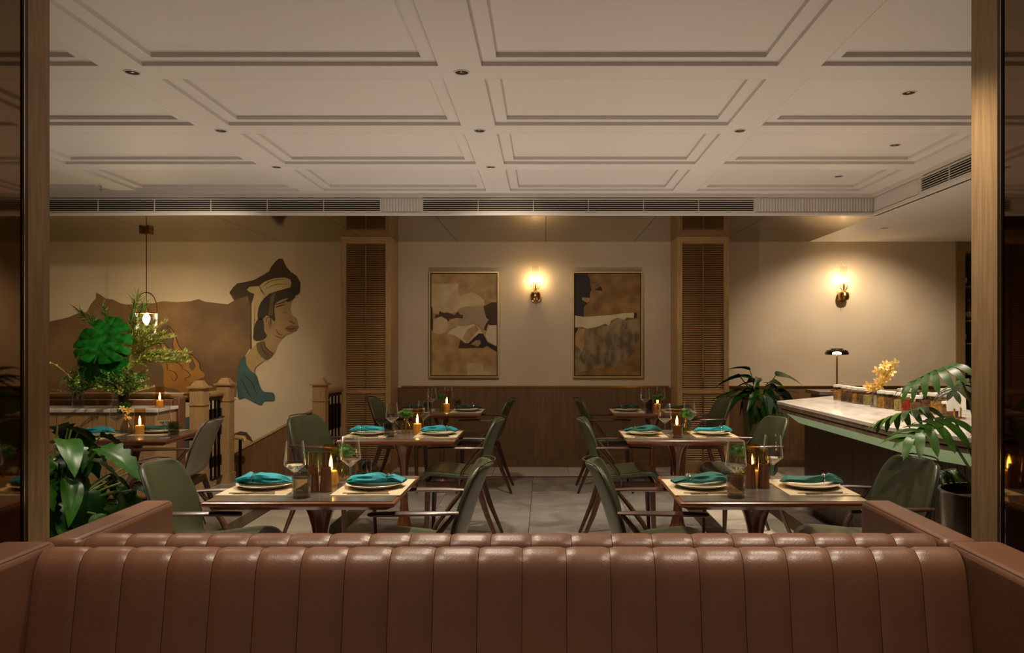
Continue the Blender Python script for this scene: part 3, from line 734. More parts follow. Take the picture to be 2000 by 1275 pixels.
TAB = {  # name -> centre, description
    'T1L': (-1.01, 3.60, 'front-left table'), 'T1R': (0.95, 3.60, 'front-right table'),
    'T2L': (-1.00, 5.68, 'middle-left table'), 'T2R': (0.945, 5.68, 'middle-right table'),
    'T3L': (-0.985, 7.65, 'rear-left table'), 'T3R': (1.03, 7.65, 'rear-right table'),
    'T2S': (-2.93, 5.68, 'far-left table')}
chair('green leather armchair between the large leafy plant and the front-left table', -1.46, 3.60, R(4))
chair('green leather armchair on the aisle side of the front-left table', -0.57, 3.60, R(182))
chair('green leather armchair on the aisle side of the front-right table', 0.52, 3.60, R(-3))
chair('green leather armchair between the front-right table and the bar-side planter', 1.44, 3.66, R(186))
chair('light-struck green armchair in front of the sloping stair panel', -1.50, 5.74, R(-18))
chair('green leather armchair on the aisle side of the middle table before the left column', -0.62, 5.68, R(181))
chair('green leather armchair on the aisle side of the middle table before the right column', 0.56, 5.68, R(-2))
chair('green leather armchair between the marble bar and the middle table before the right column', 1.40, 5.72, R(188))
chair('dark armchair in front of the left louvred column at the rear-left table', -1.38, 7.70, R(-4))
chair('dark armchair on the aisle side of the rear-left table', -0.62, 7.65, R(180))
chair('dark armchair on the aisle side of the rear-right table', 0.62, 7.65, R(0))
chair('dark armchair in front of the right louvred column at the rear-right table', 1.47, 7.70, R(186))
chair('pale grey armchair seen from behind beside the stair rail', -2.62, 5.62, R(187), 'leather_grey')

# ================================================================== TABLES
TW, TD, TH = 0.79, 0.66, 0.75
def table_top():
    a, b = TW/2, TD/2
    lv = [(a-0.045, b-0.045, 0.708), (a-0.004, b-0.004, 0.728), (a, b, 0.733), (a, b, 0.743), (a-0.004, b-0.004, 0.747)]
    m = MB().grid([[(-p, -q, z), (p, -q, z), (p, q, z), (-p, q, z)] for p, q, z in lv], closed=True)
    p, q, z = lv[0]; m.add([(-p, -q, z), (p, -q, z), (p, q, z), (-p, q, z)], [(0, 3, 2, 1)])
    p, q, z = lv[-1]; m.add([(-p, -q, z), (p, -q, z), (p, q, z), (-p, q, z)], [(0, 1, 2, 3)])
    return m.mesh('table_top', False)
def inlay():
    a, b = TW/2-0.014, TD/2-0.014
    return MB().box(-a, a, -b, b, 0.746, 0.750).mesh('stone_inlay', False)
def pedestal():
    return MB().lathe([(0.125, 0.708), (0.094, 0.695), (0.074, 0.67), (0.055, 0.63), (0.041, 0.58), (0.032, 0.53), (0.027, 0.46), (0.025, 0.36), (0.027, 0.27), (0.034, 0.19), (0.05, 0.115), (0.08, 0.055), (0.125, 0.028), (0.165, 0.018), (0.17, 0.0)], 24).mesh('pedestal')
TLAB = {'T1L': 'pedestal dining table set for two, nearest the leafy plant and the sofa', 'T1R': 'pedestal dining table set for two, between the sofa and the bar',
        'T2L': 'pedestal dining table set with bright teal napkins before the left column', 'T2R': 'pedestal dining table before the right column, near the bar end',
        'T3L': 'small-looking rear pedestal table below the cream painting', 'T3R': 'small-looking rear pedestal table below the ochre painting',
        'T2S': 'pedestal dining table by the stair rail, behind the large leafy plant'}
for k, (X, Y, d) in TAB.items():
    t = thing('dining_table', TLAB[k], 'table', (X, Y, 0), 0, 'pedestal dining tables')
    tt = obj('table_top', cached('tt', table_top), 'table_wood', t)
    obj('stone_inlay', cached('ti', inlay), 'table_stone', tt)
    obj('pedestal', cached('tp', pedestal), 'pedestal', t)

# ---- tableware
def wine_glass(label, X, Y):
    t = thing('wine_glass', label, 'wine glass', (X, Y, TH), 0, 'stemmed wine glasses')
    obj('bowl', cached('wg1', lambda: MB().lathe([(0.006, 0.082), (0.047, 0.118), (0.046, 0.13), (0.036, 0.222)], 20, cap=False).mesh('bowl')), 'glass_clear', t)
    obj('bowl_base', cached('wg4', lambda: MB().lathe([(0.0, 0.086), (0.010, 0.088), (0.043, 0.1165), (0.036, 0.1165), (0.008, 0.101), (0.0, 0.100)], 20, cap=False).mesh('bb')), 'glass_solid', t)
    obj('stem', cached('wg2', lambda: MB().lathe([(0.005, 0.0015), (0.0038, 0.01), (0.0035, 0.07), (0.006, 0.083)], 10).mesh('stem')), 'glass_clear', t)
    obj('foot', cached('wg3', lambda: MB().lathe([(0.037, 0.0), (0.037, 0.0015), (0.02, 0.003), (0.005, 0.005)], 20).mesh('foot')), 'glass_clear', t)
def tumbler(label, X, Y):
    t = thing('tumbler', label, 'tumbler', (X, Y, TH), 0, 'smoked glass tumblers')
    obj('wall', cached('tb', lambda: MB().lathe([(0.037, 0.0), (0.040, 0.092), (0.0375, 0.092), (0.0345, 0.016), (0.0, 0.014)], 20, cap=True).mesh('wall')), 'glass_smoke', t)
    obj('base', cached('tb2', lambda: MB().lathe([(0.0345, 0.001), (0.0345, 0.012), (0.0, 0.013)], 20).mesh('base')), 'glass_smoke', t)
def grinder(label, X, Y):
    t = thing('spice_grinder', label, 'spice grinder', (X, Y, TH), 0, 'wooden spice grinders')
    obj('wooden_body', cached('gr1', lambda: MB().lathe([(0.0265, 0), (0.0265, 0.004), (0.022, 0.105), (0.0215, 0.108)], 20).mesh('b')), 'grinder_wood', t)
    obj('clear_top', cached('gr2', lambda: MB().lathe([(0.0215, 0.108), (0.0215, 0.172), (0.0205, 0.175), (0.0, 0.175)], 20).mesh('t')), 'glass_amber', t)
    obj('steel_core', cached('gr3', lambda: MB().lathe([(0.008, 0.108), (0.008, 0.165)], 10).mesh('c')), 'steel', t)
def candle(label, X, Y, z=TH):
    t = thing('candle_lantern', label, 'candle lantern', (X, Y, z), 0, 'amber glass candle lanterns')
    obj('glass_cylinder', cached('cl1', lambda: MB().lathe([(0.037, 0.0), (0.037, 0.185), (0.0355, 0.185), (0.0355, 0.004)], 20, cap=False).mesh('g')), 'glass_amber', t)
    c = obj('candle', cached('cl2', lambda: MB().lathe([(0.030, 0.001), (0.030, 0.062), (0.026, 0.066), (0.0, 0.062)], 16).mesh('c')), 'wax', t)
    if z == TH: spot('ceiling_fill_spot', (0, 0, 0.192), CEILING_FILL_W*(0.6 if Y < 4 else 1.0), R(150), t, (1.0, 0.87, 0.75), 1.0, 0.03, (PI, 0, 0))  # spot added to brighten the ceiling, not the candle's own light
    obj('flame', cached('cl3', lambda: MB().lathe([(0.001, 0.064), (0.008, 0.078), (0.0075, 0.10), (0.004, 0.122), (0.0005, 0.132)], 10).mesh('f')), 'flame', c)
rng = random.Random(3)
def moss_mesh(seed=1, r=0.045, n=520):
    g = random.Random(seed); m = MB()
    m.ball((0, 0, 0), r*0.72, 12, 0.8)
    for i in range(n):
        z = g.uniform(-0.55, 1); a = g.uniform(0, 2*PI); q = math.sqrt(1-z*z)
        d = Vector((q*math.cos(a), q*math.sin(a), z*0.8)); p0 = d*r*0.6; p1 = d*r*g.uniform(0.9, 1.15)
        u = d.cross(Vector((g.random()-.5, g.random()-.5, g.random()-.5))).normalized()*0.0016
        m.add([p0-u, p0+u, p1+u*0.3, p1-u*0.3], [(0, 1, 2, 3)])
    return m.mesh('moss', True, fix=False)
def moss_vase(label, X, Y):
    t = thing('bud_vase', label, 'vase', (X, Y, TH), rng.uniform(0, 6), 'amber bud vases with moss')
    obj('vase', cached('bv', lambda: MB().lathe([(0.026, 0), (0.033, 0.012), (0.036, 0.035), (0.030, 0.062), (0.015, 0.082), (0.013, 0.10), (0.016, 0.106)], 20, cap=False).mesh('v')), 'glass_amber', t)
    obj('stems', cached('bvs', lambda: MB().tube([(0.004, 0, 0.012), (0, 0, 0.11)], 0.003, 6).tube([(-0.006, 0.004, 0.012), (0.002, 0, 0.11)], 0.003, 6).tube([(0.008, -0.008, 0.012), (0, 0.002, 0.11)], 0.002, 6).mesh('s')), 'stem', t)
    obj('moss_ball', cached('moss', moss_mesh), 'moss', t, (0, 0, 0.135), scale=(1.15, 1.15, 1))
def napkin_mesh(seed):
    g = random.Random(seed); rows = []; n = 26; m = 16
    ph = [g.uniform(0, 6) for _ in range(6)]
    for i in range(n+1):
        s = i/n; x = -0.135+0.27*s
        tie = math.exp(-((s-0.72)/0.055)**2)
        wd = (0.030+0.010*math.sin(5.0*s+ph[0]))*(1-0.55*tie)*(min(1, s/0.10)**0.6)*(1.0 if s < 0.85 else 1.0+1.2*(s-0.85)/0.15*0.5)
        hh = (0.0185+0.005*math.sin(5*s+ph[1]))*(1-0.25*tie)*(min(1, (s+0.02)/0.15))*(1.0 if s < 0.8 else 1-0.55*(s-0.8)/0.2)
        row = []
        for k in range(m):
            a = 2*PI*k/m
            fold = 1+0.18*math.sin(4*a+ph[2]+5*s)+0.13*math.sin(7*a+ph[3]-9*s)
            yy = wd*math.cos(a)*fold + 0.012*math.sin(4*s+ph[4]); zz = hh*(math.sin(a)*fold)
            row.append((x, yy, max(-hh*0.7, zz)+hh*0.7+0.002*math.sin(9*s)))
        rows.append(row)
    mb = MB().grid(rows, closed=True)
    mb.add(rows[0], [tuple(range(m))]); mb.add(rows[-1], [tuple(range(m))])
    return mb.mesh('napkin')
def setting(where, side, X, Y, napkin='napkin_teal', plate='ceramic', flip=False, seed=1, cutlery=True, mat_w=0.30):
    """placemat, plate, napkin and cutlery at one end of a table"""
    p = obj('placemat', cached(('pm', mat_w), lambda: MB().box(-mat_w/2, mat_w/2, -0.20, 0.20, 0, 0.003).mesh('placemat', False)), 'linen', None, (X, Y, TH))
    tag(p, 'woven beige placemat at the %s of the %s' % (side, where), 'placemat', 'woven placemats')
    t = thing('dinner_plate', 'cream dinner plate at the %s of the %s' % (side, where), 'plate', (X, Y, TH+0.003), 0, 'dinner plates')
    obj('rim', cached('pl', lambda: MB().lathe([(0.0, 0.006), (0.075, 0.006), (0.09, 0.010), (0.128, 0.022), (0.130, 0.0205), (0.092, 0.003), (0.07, 0.0), (0.0, 0.0)], 32).mesh('plate')), 'ceramic', t)
    obj('glazed_well', cached('pl2', lambda: MB().lathe([(0.0, 0.0068), (0.074, 0.0068), (0.092, 0.0118), (0.116, 0.0195), (0.117, 0.0185), (0.09, 0.0098), (0.0, 0.006)], 32).mesh('well')), plate, t)
    n = thing('napkin', 'rolled %s napkin in a ring at the %s of the %s' % ({'napkin_teal': 'teal', 'napkin_deep': 'deep teal', 'napkin_dark': 'dark green'}[napkin], side, where), 'napkin', (X, Y, TH+0.0255), R(180 if flip else 0)+R(rng.uniform(-9, 9)), 'rolled cloth napkins')
    c = obj('cloth', cached(('nap', seed % 4), lambda: napkin_mesh(seed)), napkin, n)
    obj('napkin_ring', cached('ring', lambda: MB().tube([(0.059+0.001*math.sin(a*7), 0.025*math.cos(a), 0.0185+0.0195*math.sin(a)) for a in [2*PI*i/18 for i in range(19)]], 0.0028, 6).mesh('ring')), 'steel', n)
    if cutlery:
        yy = Y-0.155
        k = thing('table_knife', 'steel knife before the plate, %s of the %s' % (side, where), 'knife', (X, yy, TH+0.003), R(rng.uniform(-4, 4)), 'table knives')
        obj('blade', cached('kb', lambda: MB().box(-0.105, 0.0, -0.008, 0.008, 0, 0.002).mesh('b', False)), 'steel', k)
        obj('handle', cached('kh', lambda: MB().box(0.0, 0.09, -0.006, 0.006, 0, 0.006).mesh('h', False)), 'steel', k)
        k = thing('table_fork', 'steel fork beside the knife at the %s of the %s' % (side, where), 'fork', (X+0.01, yy-0.025, TH+0.003), R(rng.uniform(-4, 4)), 'table forks')
        obj('handle', cached('fh', lambda: MB().box(-0.02, 0.09, -0.005, 0.005, 0, 0.004).mesh('h', False)), 'steel', k)
        obj('tines', cached('ft', lambda: MB().box(-0.05, -0.02, -0.011, 0.011, 0, 0.003).box(-0.09, -0.05, -0.011, -0.007, 0, 0.003).box(-0.09, -0.05, -0.002, 0.002, 0, 0.003).box(-0.09, -0.05, 0.007, 0.011, 0, 0.003).mesh('t', False)), 'steel', k)
def ware(key, gl, tb, gr, ca, mo):
    X, Y, d = TAB[key]
    for (dx, dy), s in zip(gl, ('left', 'right')): wine_glass('clear stemmed wine glass, the %s one on the %s' % (s, d), X+dx, Y+dy)
    for (dx, dy), s in zip(tb, ('nearer', 'farther')): tumbler('smoked glass tumbler, the %s one on the %s' % (s, d), X+dx, Y+dy)
    for (dx, dy), s in zip(gr, ('left', 'right')): grinder('wooden spice grinder with clear top, the %s one on the %s' % (s, d), X+dx, Y+dy)
    for dx, dy in ca: candle('amber glass candle lantern, lit, on the %s' % d, X+dx, Y+dy)
    for dx, dy in mo: moss_vase('amber bud vase with a green moss ball on the %s' % d, X+dx, Y+dy)
ware('T1L', [(-0.085, -0.10), (0.115, 0.08)], [(-0.015, -0.235), (0.145, 0.21)], [(-0.005, -0.10), (0.052, -0.10)], [(0.03, 0.06)], [(0.055, 0.19)])
ware('T1R', [(-0.115, -0.115), (0.115, 0.13)], [(-0.145, -0.235), (0.10, 0.25)], [(-0.028, -0.01), (0.033, -0.01)], [(0.004, 0.075)], [(-0.02, 0.20)])
ware('T2L', [(-0.09, 0.02), (0.10, 0.24)], [(-0.085, -0.12), (0.12, 0.28)], [], [(0.075, 0.12)], [(-0.002, 0.085)])
ware('T2R', [(-0.095, -0.03), (0.12, 0.20)], [(-0.035, -0.19), (0.11, 0.29)], [], [(-0.005, 0.0)], [(0.07, 0.06)])
ware('T3L', [(-0.095, 0.0), (0.045, 0.15)], [(-0.12, -0.12), (0.12, 0.24)], [], [(0.04, 0.05)], [(0.008, -0.055)])
ware('T3R', [(-0.075, -0.05), (0.10, 0.14)], [(-0.05, -0.17), (0.0, 0.25)], [], [(0.055, 0.035)], [(0.04, -0.08)])
ware('T2S', [(-0.17, 0.10), (0.32, -0.2)], [(0.29, 0.0)], [], [(0.05, 0.0)], [])
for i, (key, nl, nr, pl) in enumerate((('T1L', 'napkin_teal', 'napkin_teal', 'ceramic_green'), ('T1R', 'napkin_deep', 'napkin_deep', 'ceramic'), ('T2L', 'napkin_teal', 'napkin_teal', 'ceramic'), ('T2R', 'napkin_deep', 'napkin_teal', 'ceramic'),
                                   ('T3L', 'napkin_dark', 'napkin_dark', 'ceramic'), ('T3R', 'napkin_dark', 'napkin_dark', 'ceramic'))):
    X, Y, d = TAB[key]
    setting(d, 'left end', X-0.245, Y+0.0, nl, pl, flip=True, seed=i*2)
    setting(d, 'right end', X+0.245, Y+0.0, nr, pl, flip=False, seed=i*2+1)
X, Y, d = TAB['T2S']
setting(d, 'near left corner', X-0.20, Y-0.12, 'napkin_teal', 'ceramic', flip=True, seed=2, mat_w=0.28)
setting(d, 'far side', X+0.13, Y+0.12, 'napkin_deep', 'ceramic', flip=False, seed=3, cutlery=False, mat_w=0.26)

# ================================================================== PLANTS
def blade_mesh(wf, droop=0.35, fold=0.10, n=14, wav=0.0, seed=0):
    """leaf along +Y, unit length; wf(t) half width"""
    g = random.Random(seed); rows = []
    us = (-1, -0.66, -0.33, 0, 0.33, 0.66, 1)
    for i in range(n+1):
        t = i/n; wd = wf(t)
        rows.append([(u*wd, t-0.10*wd*abs(u), fold*abs(u)*wd*2-droop*t*t+wav*math.sin(t*14+u*2)*abs(u)) for u in us])
    return MB().grid(rows).mesh('leaf', True, fix=False)
def paddle(t): return max(0.004, 0.24*math.sin(PI*min(1, t**0.72))**0.75)
def lobed(t): return max(0.004, (0.30*math.sin(PI*min(1, t**0.62))**0.7)*(1-0.28*(0.5+0.5*math.cos(t*34))))
def arrow(t): return max(0.004, 0.23*(1-t)**0.75*min(1, (t+0.03)*9)**0.6)
def finger_leaf(n=7, droop=0.3, ln=0.5, wd=0.055):
    """deeply cut philodendron leaf: blade fingers leaving a midrib"""
    m = MB()
    def strip(p, d, L, w0, dr):
        rows = []; d = d.normalized(); s = Vector((0, 0, 1)).cross(d).normalized()
        for k in range(7):
            t = k/6; c = p+d*L*t+Vector((0, 0, -dr*L*t*t)); ww = w0*(0.55+0.75*math.sin(PI*min(1, t*0.9+0.12)))*(1 if t < 0.85 else (1-t)/0.15+0.03)
            rows.append([c-s*ww+Vector((0, 0, .006)), c, c+s*ww+Vector((0, 0, .006))])
        m.grid([[tuple(q) for q in r] for r in rows])
    for i in range(n):
        t = 0.06+0.84*i/(n-1); y = t*0.8
        for sd in (-1, 1):
            a = R(118-86*t); d = Vector((sd*math.sin(a), math.cos(a), 0.10))
            strip(Vector((0, y, -droop*0.5*y*y)), d, ln*(0.72+0.45*math.sin(PI*(0.25+0.6*t))), wd*(0.9+0.2*(1-t)), 0.55)
    strip(Vector((0, 0.62, -droop*0.2)), Vector((0, 1, -0.1)), 0.42, wd*1.1, 0.3)
    rows = []
    for k in range(9):
        t = k/8; w2 = 0.10*math.sin(PI*(0.15+0.85*t))+0.012
        rows.append([(-w2, t*0.85, 0.006-droop*0.5*(t*.85)**2), (0, t*0.85, -droop*0.5*(t*.85)**2), (w2, t*0.85, 0.006-droop*0.5*(t*.85)**2)])
    m.grid(rows)
    return m.mesh('leaf', True, fix=False)
def monstera():
    """heart-shaped blade with pinnate lobes cut in from the margin"""
    m = MB(); n = 6
    def outl(u):
        th = R(172*(1-u)); return 0.53*math.sin(th)*(1-0.12*math.cos(th)), 0.40+(0.60 if math.cos(th) > 0 else 0.40)*math.cos(th)
    for sd in (-1, 1):
        for i in range(n):
            st = (0.85, 0.60, 0.50, 0.58, 0.54, 0.70)[(i+(sd > 0)) % n]; rows = []
            for k in range(10):
                q = k/9; gap = 0 if q < st else 0.30*((q-st)/(1-st))**0.6
                row = []
                for w_ in (0, 0.25, 0.5, 0.75, 1):
                    u = (i+(gap*0.5 if i else 0)+w_*(1-gap*(0.5 if i in (0, n-1) else 1.0)))/n
                    ox, oy = outl(u); ox *= 1-0.05*abs(2*w_-1)**2*(q > 0.9); my = 0.20+0.70*u**1.35
                    x = ox*q; y = my+(oy-my)*q**0.9
                    row.append((sd*x, y, 0.22*x-0.62*x*x-0.14*y*y+0.016*math.sin(PI*w_)*math.sin(PI*q)))
                rows.append(row)
            m.grid(rows)
    m.tube([(0, 0.0, 0.02), (0, 0.40, -0.012), (0, 0.7, -0.06), (0, 0.92, -0.11)], [0.012, 0.011, 0.008, 0.003], 6)
    return m.mesh('leaf', True, fix=False)
def place_leaf(name, me, m, parent, base, direction, size, roll=0.0):
    d = Vector(direction).normalized()
    side = d.cross(Vector((0, 0, 1)))
    side = Vector((1, 0, 0)) if side.length < 1e-4 else side.normalized()
    up = side.cross(d)
    mtx = Matrix((side, d, up)).transposed().to_4x4() @ Matrix.Rotation(roll, 4, 'Y')
    o = obj(name, me, m, parent)
    o.matrix_local = Matrix.Translation(base) @ mtx @ Matrix.Scale(size, 4)
    return o
def pot(t, prof, m, zsoil, rs):
    obj('pot', MB().lathe(prof, 36, cap=False), m, t)
    obj('soil', MB().lathe([(rs, zsoil-0.03), (rs, zsoil), (rs*0.5, zsoil+0.008), (0.0, zsoil+0.01)], 24), 'soil', t)
def potted(label, X, Y, pr, leaves, mname, lmeshes, zsoil, seed, r0=0.05, fixed=None):
    t = thing('potted_plant', label, 'potted plant', (X, Y, 0), 0)
    prof, pm, rs = pr
    pot(t, prof, pm, zsoil, rs)
    g = random.Random(seed)
    for i, (az, el, ln, size, tilt) in enumerate(leaves):
        a = R(az); e = R(el)
        p0 = Vector((r0*math.cos(a), r0*math.sin(a), zsoil))
        p2 = Vector((ln*math.cos(e)*math.cos(a), ln*math.cos(e)*math.sin(a), zsoil+ln*math.sin(e)))
        pm_ = (p0+p2)/2 + Vector((-0.06*math.cos(a), -0.06*math.sin(a), 0.05))*ln
        pts = [p0, p0.lerp(pm_, 0.6), pm_.lerp(p2, 0.4), p2]
        st = obj('stem', MB().tube(pts, [0.008, 0.007, 0.006, 0.005], 6), 'stem', t)
        d = Vector((math.cos(a), math.sin(a), math.tan(R(tilt))))
        place_leaf('leaf', lmeshes[i % len(lmeshes)], mname if isinstance(mname, str) else mname[i % len(mname)], t, p2, d, size, R(g.uniform(-25, 25)))
    return t
g = random.Random(11)
L_pad = [blade_mesh(lobed, 0.45, 0.16, 44, 0.006, 1), blade_mesh(lobed, 0.7, 0.14, 44, 0.01, 2), blade_mesh(paddle, 0.6, 0.16, 18, 0.012, 3)]
L_arr = [blade_mesh(arrow, 0.5, 0.16, 14, 0.004, 4), blade_mesh(arrow, 0.25, 0.2, 14, 0.004, 5), blade_mesh(paddle, 0.55, 0.1, 14, 0.004, 6)]
L_fin = [finger_leaf(7, 0.3), finger_leaf(6, 0.5, 0.46, 0.06)]
# large leafy plant at the left
lv = []
for i in range(96):
    az = g.uniform(0, 360); lv.append((az, g.uniform(0, 82), g.uniform(0.14, 0.46), g.uniform(0.14, 0.24), g.uniform(-60, 10)))
lv += [(-60, 22, 0.30, 0.34, -52), (-35, 25, 0.36, 0.32, -58), (-85, 35, 0.30, 0.28, -45), (-15, 50, 0.46, 0.28, -10), (10, 60, 0.46, 0.28, -12), (-45, 62, 0.46, 0.26, 0), (-110, 30, 0.3, 0.28, -30), (-5, 18, 0.40, 0.30, -62), (-20, 8, 0.38, 0.32, -66), (-70, 55, 0.40, 0.26, -5), (-50, -8, 0.34, 0.28, -70), (-10, -10, 0.36, 0.28, -72)]
potted('large dark-leaved plant in a bronze pot behind the left oak post', -2.56, 4.15, ([(0.0, 0.0), (0.165, 0.0), (0.175, 0.02), (0.19, 0.55), (0.195, 0.56), (0.185, 0.56), (0.178, 0.48)], 'pot_bronze', 0.18), lv, ['leaf_deep', 'leaf_dark', 'leaf_deep'], L_pad, 0.51, 2)
# plant in the tall planter by the right column
lv = []
for i in range(30):
    az = g.uniform(0, 360); lv.append((az, g.uniform(15, 80), g.uniform(0.14, 0.30), g.uniform(0.20, 0.30), g.uniform(-50, 30)))
lv += [(0, 60, 0.34, 0.32, 2), (180, 55, 0.34, 0.30, -10), (20, 40, 0.25, 0.32, -20), (160, 75, 0.36, 0.22, 25), (-90, 20, 0.12, 0.34, -60), (-70, 10, 0.14, 0.32, -70), (-120, 15, 0.14, 0.34, -65), (-100, 5, 0.16, 0.30, -75)]
potted('dark-leaved plant in a tall grey planter beside the right louvred column', 2.215, 8.25, ([(0.0, 0.0), (0.145, 0.0), (0.155, 0.02), (0.172, 0.80), (0.175, 0.82), (0.165, 0.82), (0.158, 0.74)], 'pot_grey', 0.16), lv, ['leaf_dark', 'leaf_deep'], L_arr, 0.77, 5, 0.03)
# split-leaf philodendron at the right
potted('split-leaf philodendron in a dark pot beside the right oak post', 2.09, 3.72, ([(0.0, 0.0), (0.18, 0.0), (0.20, 0.02), (0.232, 0.70), (0.238, 0.712), (0.222, 0.712), (0.215, 0.64)], 'pot_bronze', 0.218),
       [(165, 76, 0.66, 0.27, -20), (190, 62, 0.44, 0.30, -10), (140, 55, 0.52, 0.26, -15), (40, 60, 0.5, 0.26, -20), (-30, 60, 0.50, 0.26, -20), (250, 68, 0.42, 0.24, -10), (-80, 65, 0.40, 0.25, -10), (90, 70, 0.6, 0.24, -15), (175, 40, 0.22, 0.12, -10)], 'leaf_fresh', L_fin, 0.66, 7, 0.04)

# ================================================================== BAR
bar_pts = [(1.925, 6.63), (1.975, 4.59), (2.16, 4.05), (2.20, 3.97), (3.05, 3.97), (3.05, 7.46), (2.74, 7.40)]
def inset(poly, d):
    n = len(poly); out = []
    cx = sum(p[0] for p in poly)/n; cy = sum(p[1] for p in poly)/n
    area = sum(poly[i][0]*poly[(i+1) % n][1]-poly[(i+1) % n][0]*poly[i][1] for i in range(n))
    sg = 1 if area > 0 else -1
    for i in range(n):
        p0, p1, p2 = Vector(poly[i-1]), Vector(poly[i]), Vector(poly[(i+1) % n])
        e1 = (p1-p0).normalized(); e2 = (p2-p1).normalized()
        n1 = Vector((-e1.y, e1.x))*sg; n2 = Vector((-e2.y, e2.x))*sg
        b = (n1+n2).normalized(); k = d/max(0.3, b.dot(n1))
        out.append((p1.x+b.x*k, p1.y+b.y*k))
    return out
bar = thing('bar_counter', 'marble-topped bar with a jade band and dark wood front', 'bar', (0, 0, 0))
flat = lambda a, b, q: (a, b, q)
o = obj('marble_top', MB().prism(bar_pts, flat, 0.895, 0.92), 'marble_white', bar, smooth=False); bevel(o, 0.003, 1)
obj('edge_layer', MB().prism(inset(bar_pts, 0.006), flat, 0.868, 0.8935), 'marble_edge', bar, smooth=False)
obj('shadow_gap', MB().prism(inset(bar_pts, 0.03), flat, 0.858, 0.868), 'cabinet_dark', bar, smooth=False)
obj('edge_layer', MB().prism(inset(bar_pts, 0.012), flat, 0.835, 0.858), 'marble_edge', bar, smooth=False)
A, B = inset(bar_pts, 0.05), inset(bar_pts, 0.16)
ends = [(1, 2), (0, 1), (2, 3), (6, 0)]
for i, j in ends:
    # jade slabs, slanted inwards under the counter edge
    q = [(A[i][0], A[i][1], 0.835), (A[j][0], A[j][1], 0.835), (B[j][0], B[j][1], 0.745), (B[i][0], B[i][1], 0.745)]
    mid = Vector((2.6, 5.4, 0)); off = []
    for p in q:
        v = (Vector((2.7, p[1], 0))-Vector((p[0], p[1], 0))).normalized()*0.02; off.append((p[0]+v.x, p[1]+v.y, p[2]))
    obj('jade_slab', MB().add(q+off, [(0, 1, 2, 3), (7, 6, 5, 4), (0, 4, 5, 1), (1, 5, 6, 2), (2, 6, 7, 3), (3, 7, 4, 0)]), 'jade', bar, smooth=False)
C = inset(bar_pts, 0.20)
obj('carcass', MB().prism(inset(bar_pts, 0.23), flat, 0.08, 0.835), 'cabinet_dark', bar, smooth=False)
obj('plinth', MB().prism(inset(bar_pts, 0.26), flat, 0.0, 0.08), 'black_metal', bar, smooth=False)
def panels(i, j, n, m):
    p0, p1 = Vector(C[i]), Vector(C[j]); d = (p1-p0)/n; e = d.normalized(); nr = Vector((-e.y, e.x)); L = d.length
    if (Vector((2.7, 5.4))-(p0+p1)/2).dot(nr) < 0: nr = -nr
    for k in range(n):
        a = p0+d*k+e*0.002; b = p0+d*(k+1)-e*0.002; a2, b2 = a+nr*0.02, b+nr*0.02
        obj('front_panel', MB().prism([tuple(a), tuple(b), tuple(b2), tuple(a2)], flat, 0.08, 0.745), m, bar, smooth=False)
panels(0, 1, 6, 'bar_wood'); panels(1, 2, 10, 'bar_wood'); panels(2, 3, 3, 'post_wood'); panels(6, 0, 4, 'oak')
# jars in a row on the counter
def jar(label, X, Y, spice, h=0.115, r=0.039, lid='lid_white'):
    t = thing('storage_jar', label, 'jar', (X, Y, 0.92), 0, 'ingredient jars along the bar')
    obj('glass_body', cached(('jg', h, r), lambda: MB().lathe([(r, 0), (r, h*0.92), (r*0.93, h)], 16, cap=False).mesh('g')), 'glass_jar', t)
    obj('contents', cached(('jc', h, r), lambda: MB().lathe([(r*0.94, 0.003), (r*0.94, h*0.66), (r*0.5, h*0.72), (0, h*0.72)], 14).mesh('c')), spice, t)
    obj('lid', cached(('jl', h, r), lambda: MB().lathe([(r*1.03, h*0.94), (r*1.05, h*1.0), (r*1.03, h*1.10), (r*0.4, h*1.13), (0, h*1.13)], 16).mesh('l')), lid, t)
jn = ['golden dried fruit', 'dark brown pods', 'brown bark', 'dried lemon slices', 'deep red berries', 'pale green seeds', None, 'dried orange rings', 'cinnamon sticks', 'yellow grains', 'bright red peppercorns', 'dark spice']
sp_ = ['spice_a', 'spice_b', 'spice_b', 'spice_a', 'spice_b', 'spice_d', None, 'spice_a', 'spice_b', 'spice_d', 'spice_c', 'spice_b']
jx = [(1637, 781), (1652, 784), (1663, 786), (1674, 788), (1684, 789), (1696, 791), None, (1724, 797), (1740, 799), (1757, 802), (1772, 806), (1790, 810)]
for k, q in enumerate(jx):
    if q is None: continue
    Yj = 0.48*F/(q[1]-CY)+0.03; jar('lidded glass jar of %s in the row on the marble bar' % jn[k], wx(q[0], Yj), Yj, sp_[k])
for lab, px, py, sp2, hh in (('glass jar of dark pods behind the palm-like leaf on the bar', 1812, 806, 'spice_b', 0.12), ('wide glass jar of dried orange slices at the near end of the bar', 1832, 811, 'spice_a', 0.13), ('small glass jar of brown spice beside the white menu cards', 1856, 816, 'spice_b', 0.09)):
    Yj = 0.48*F/(py-CY)+0.08; jar(lab, wx(px, Yj), Yj, sp2, hh, 0.05)
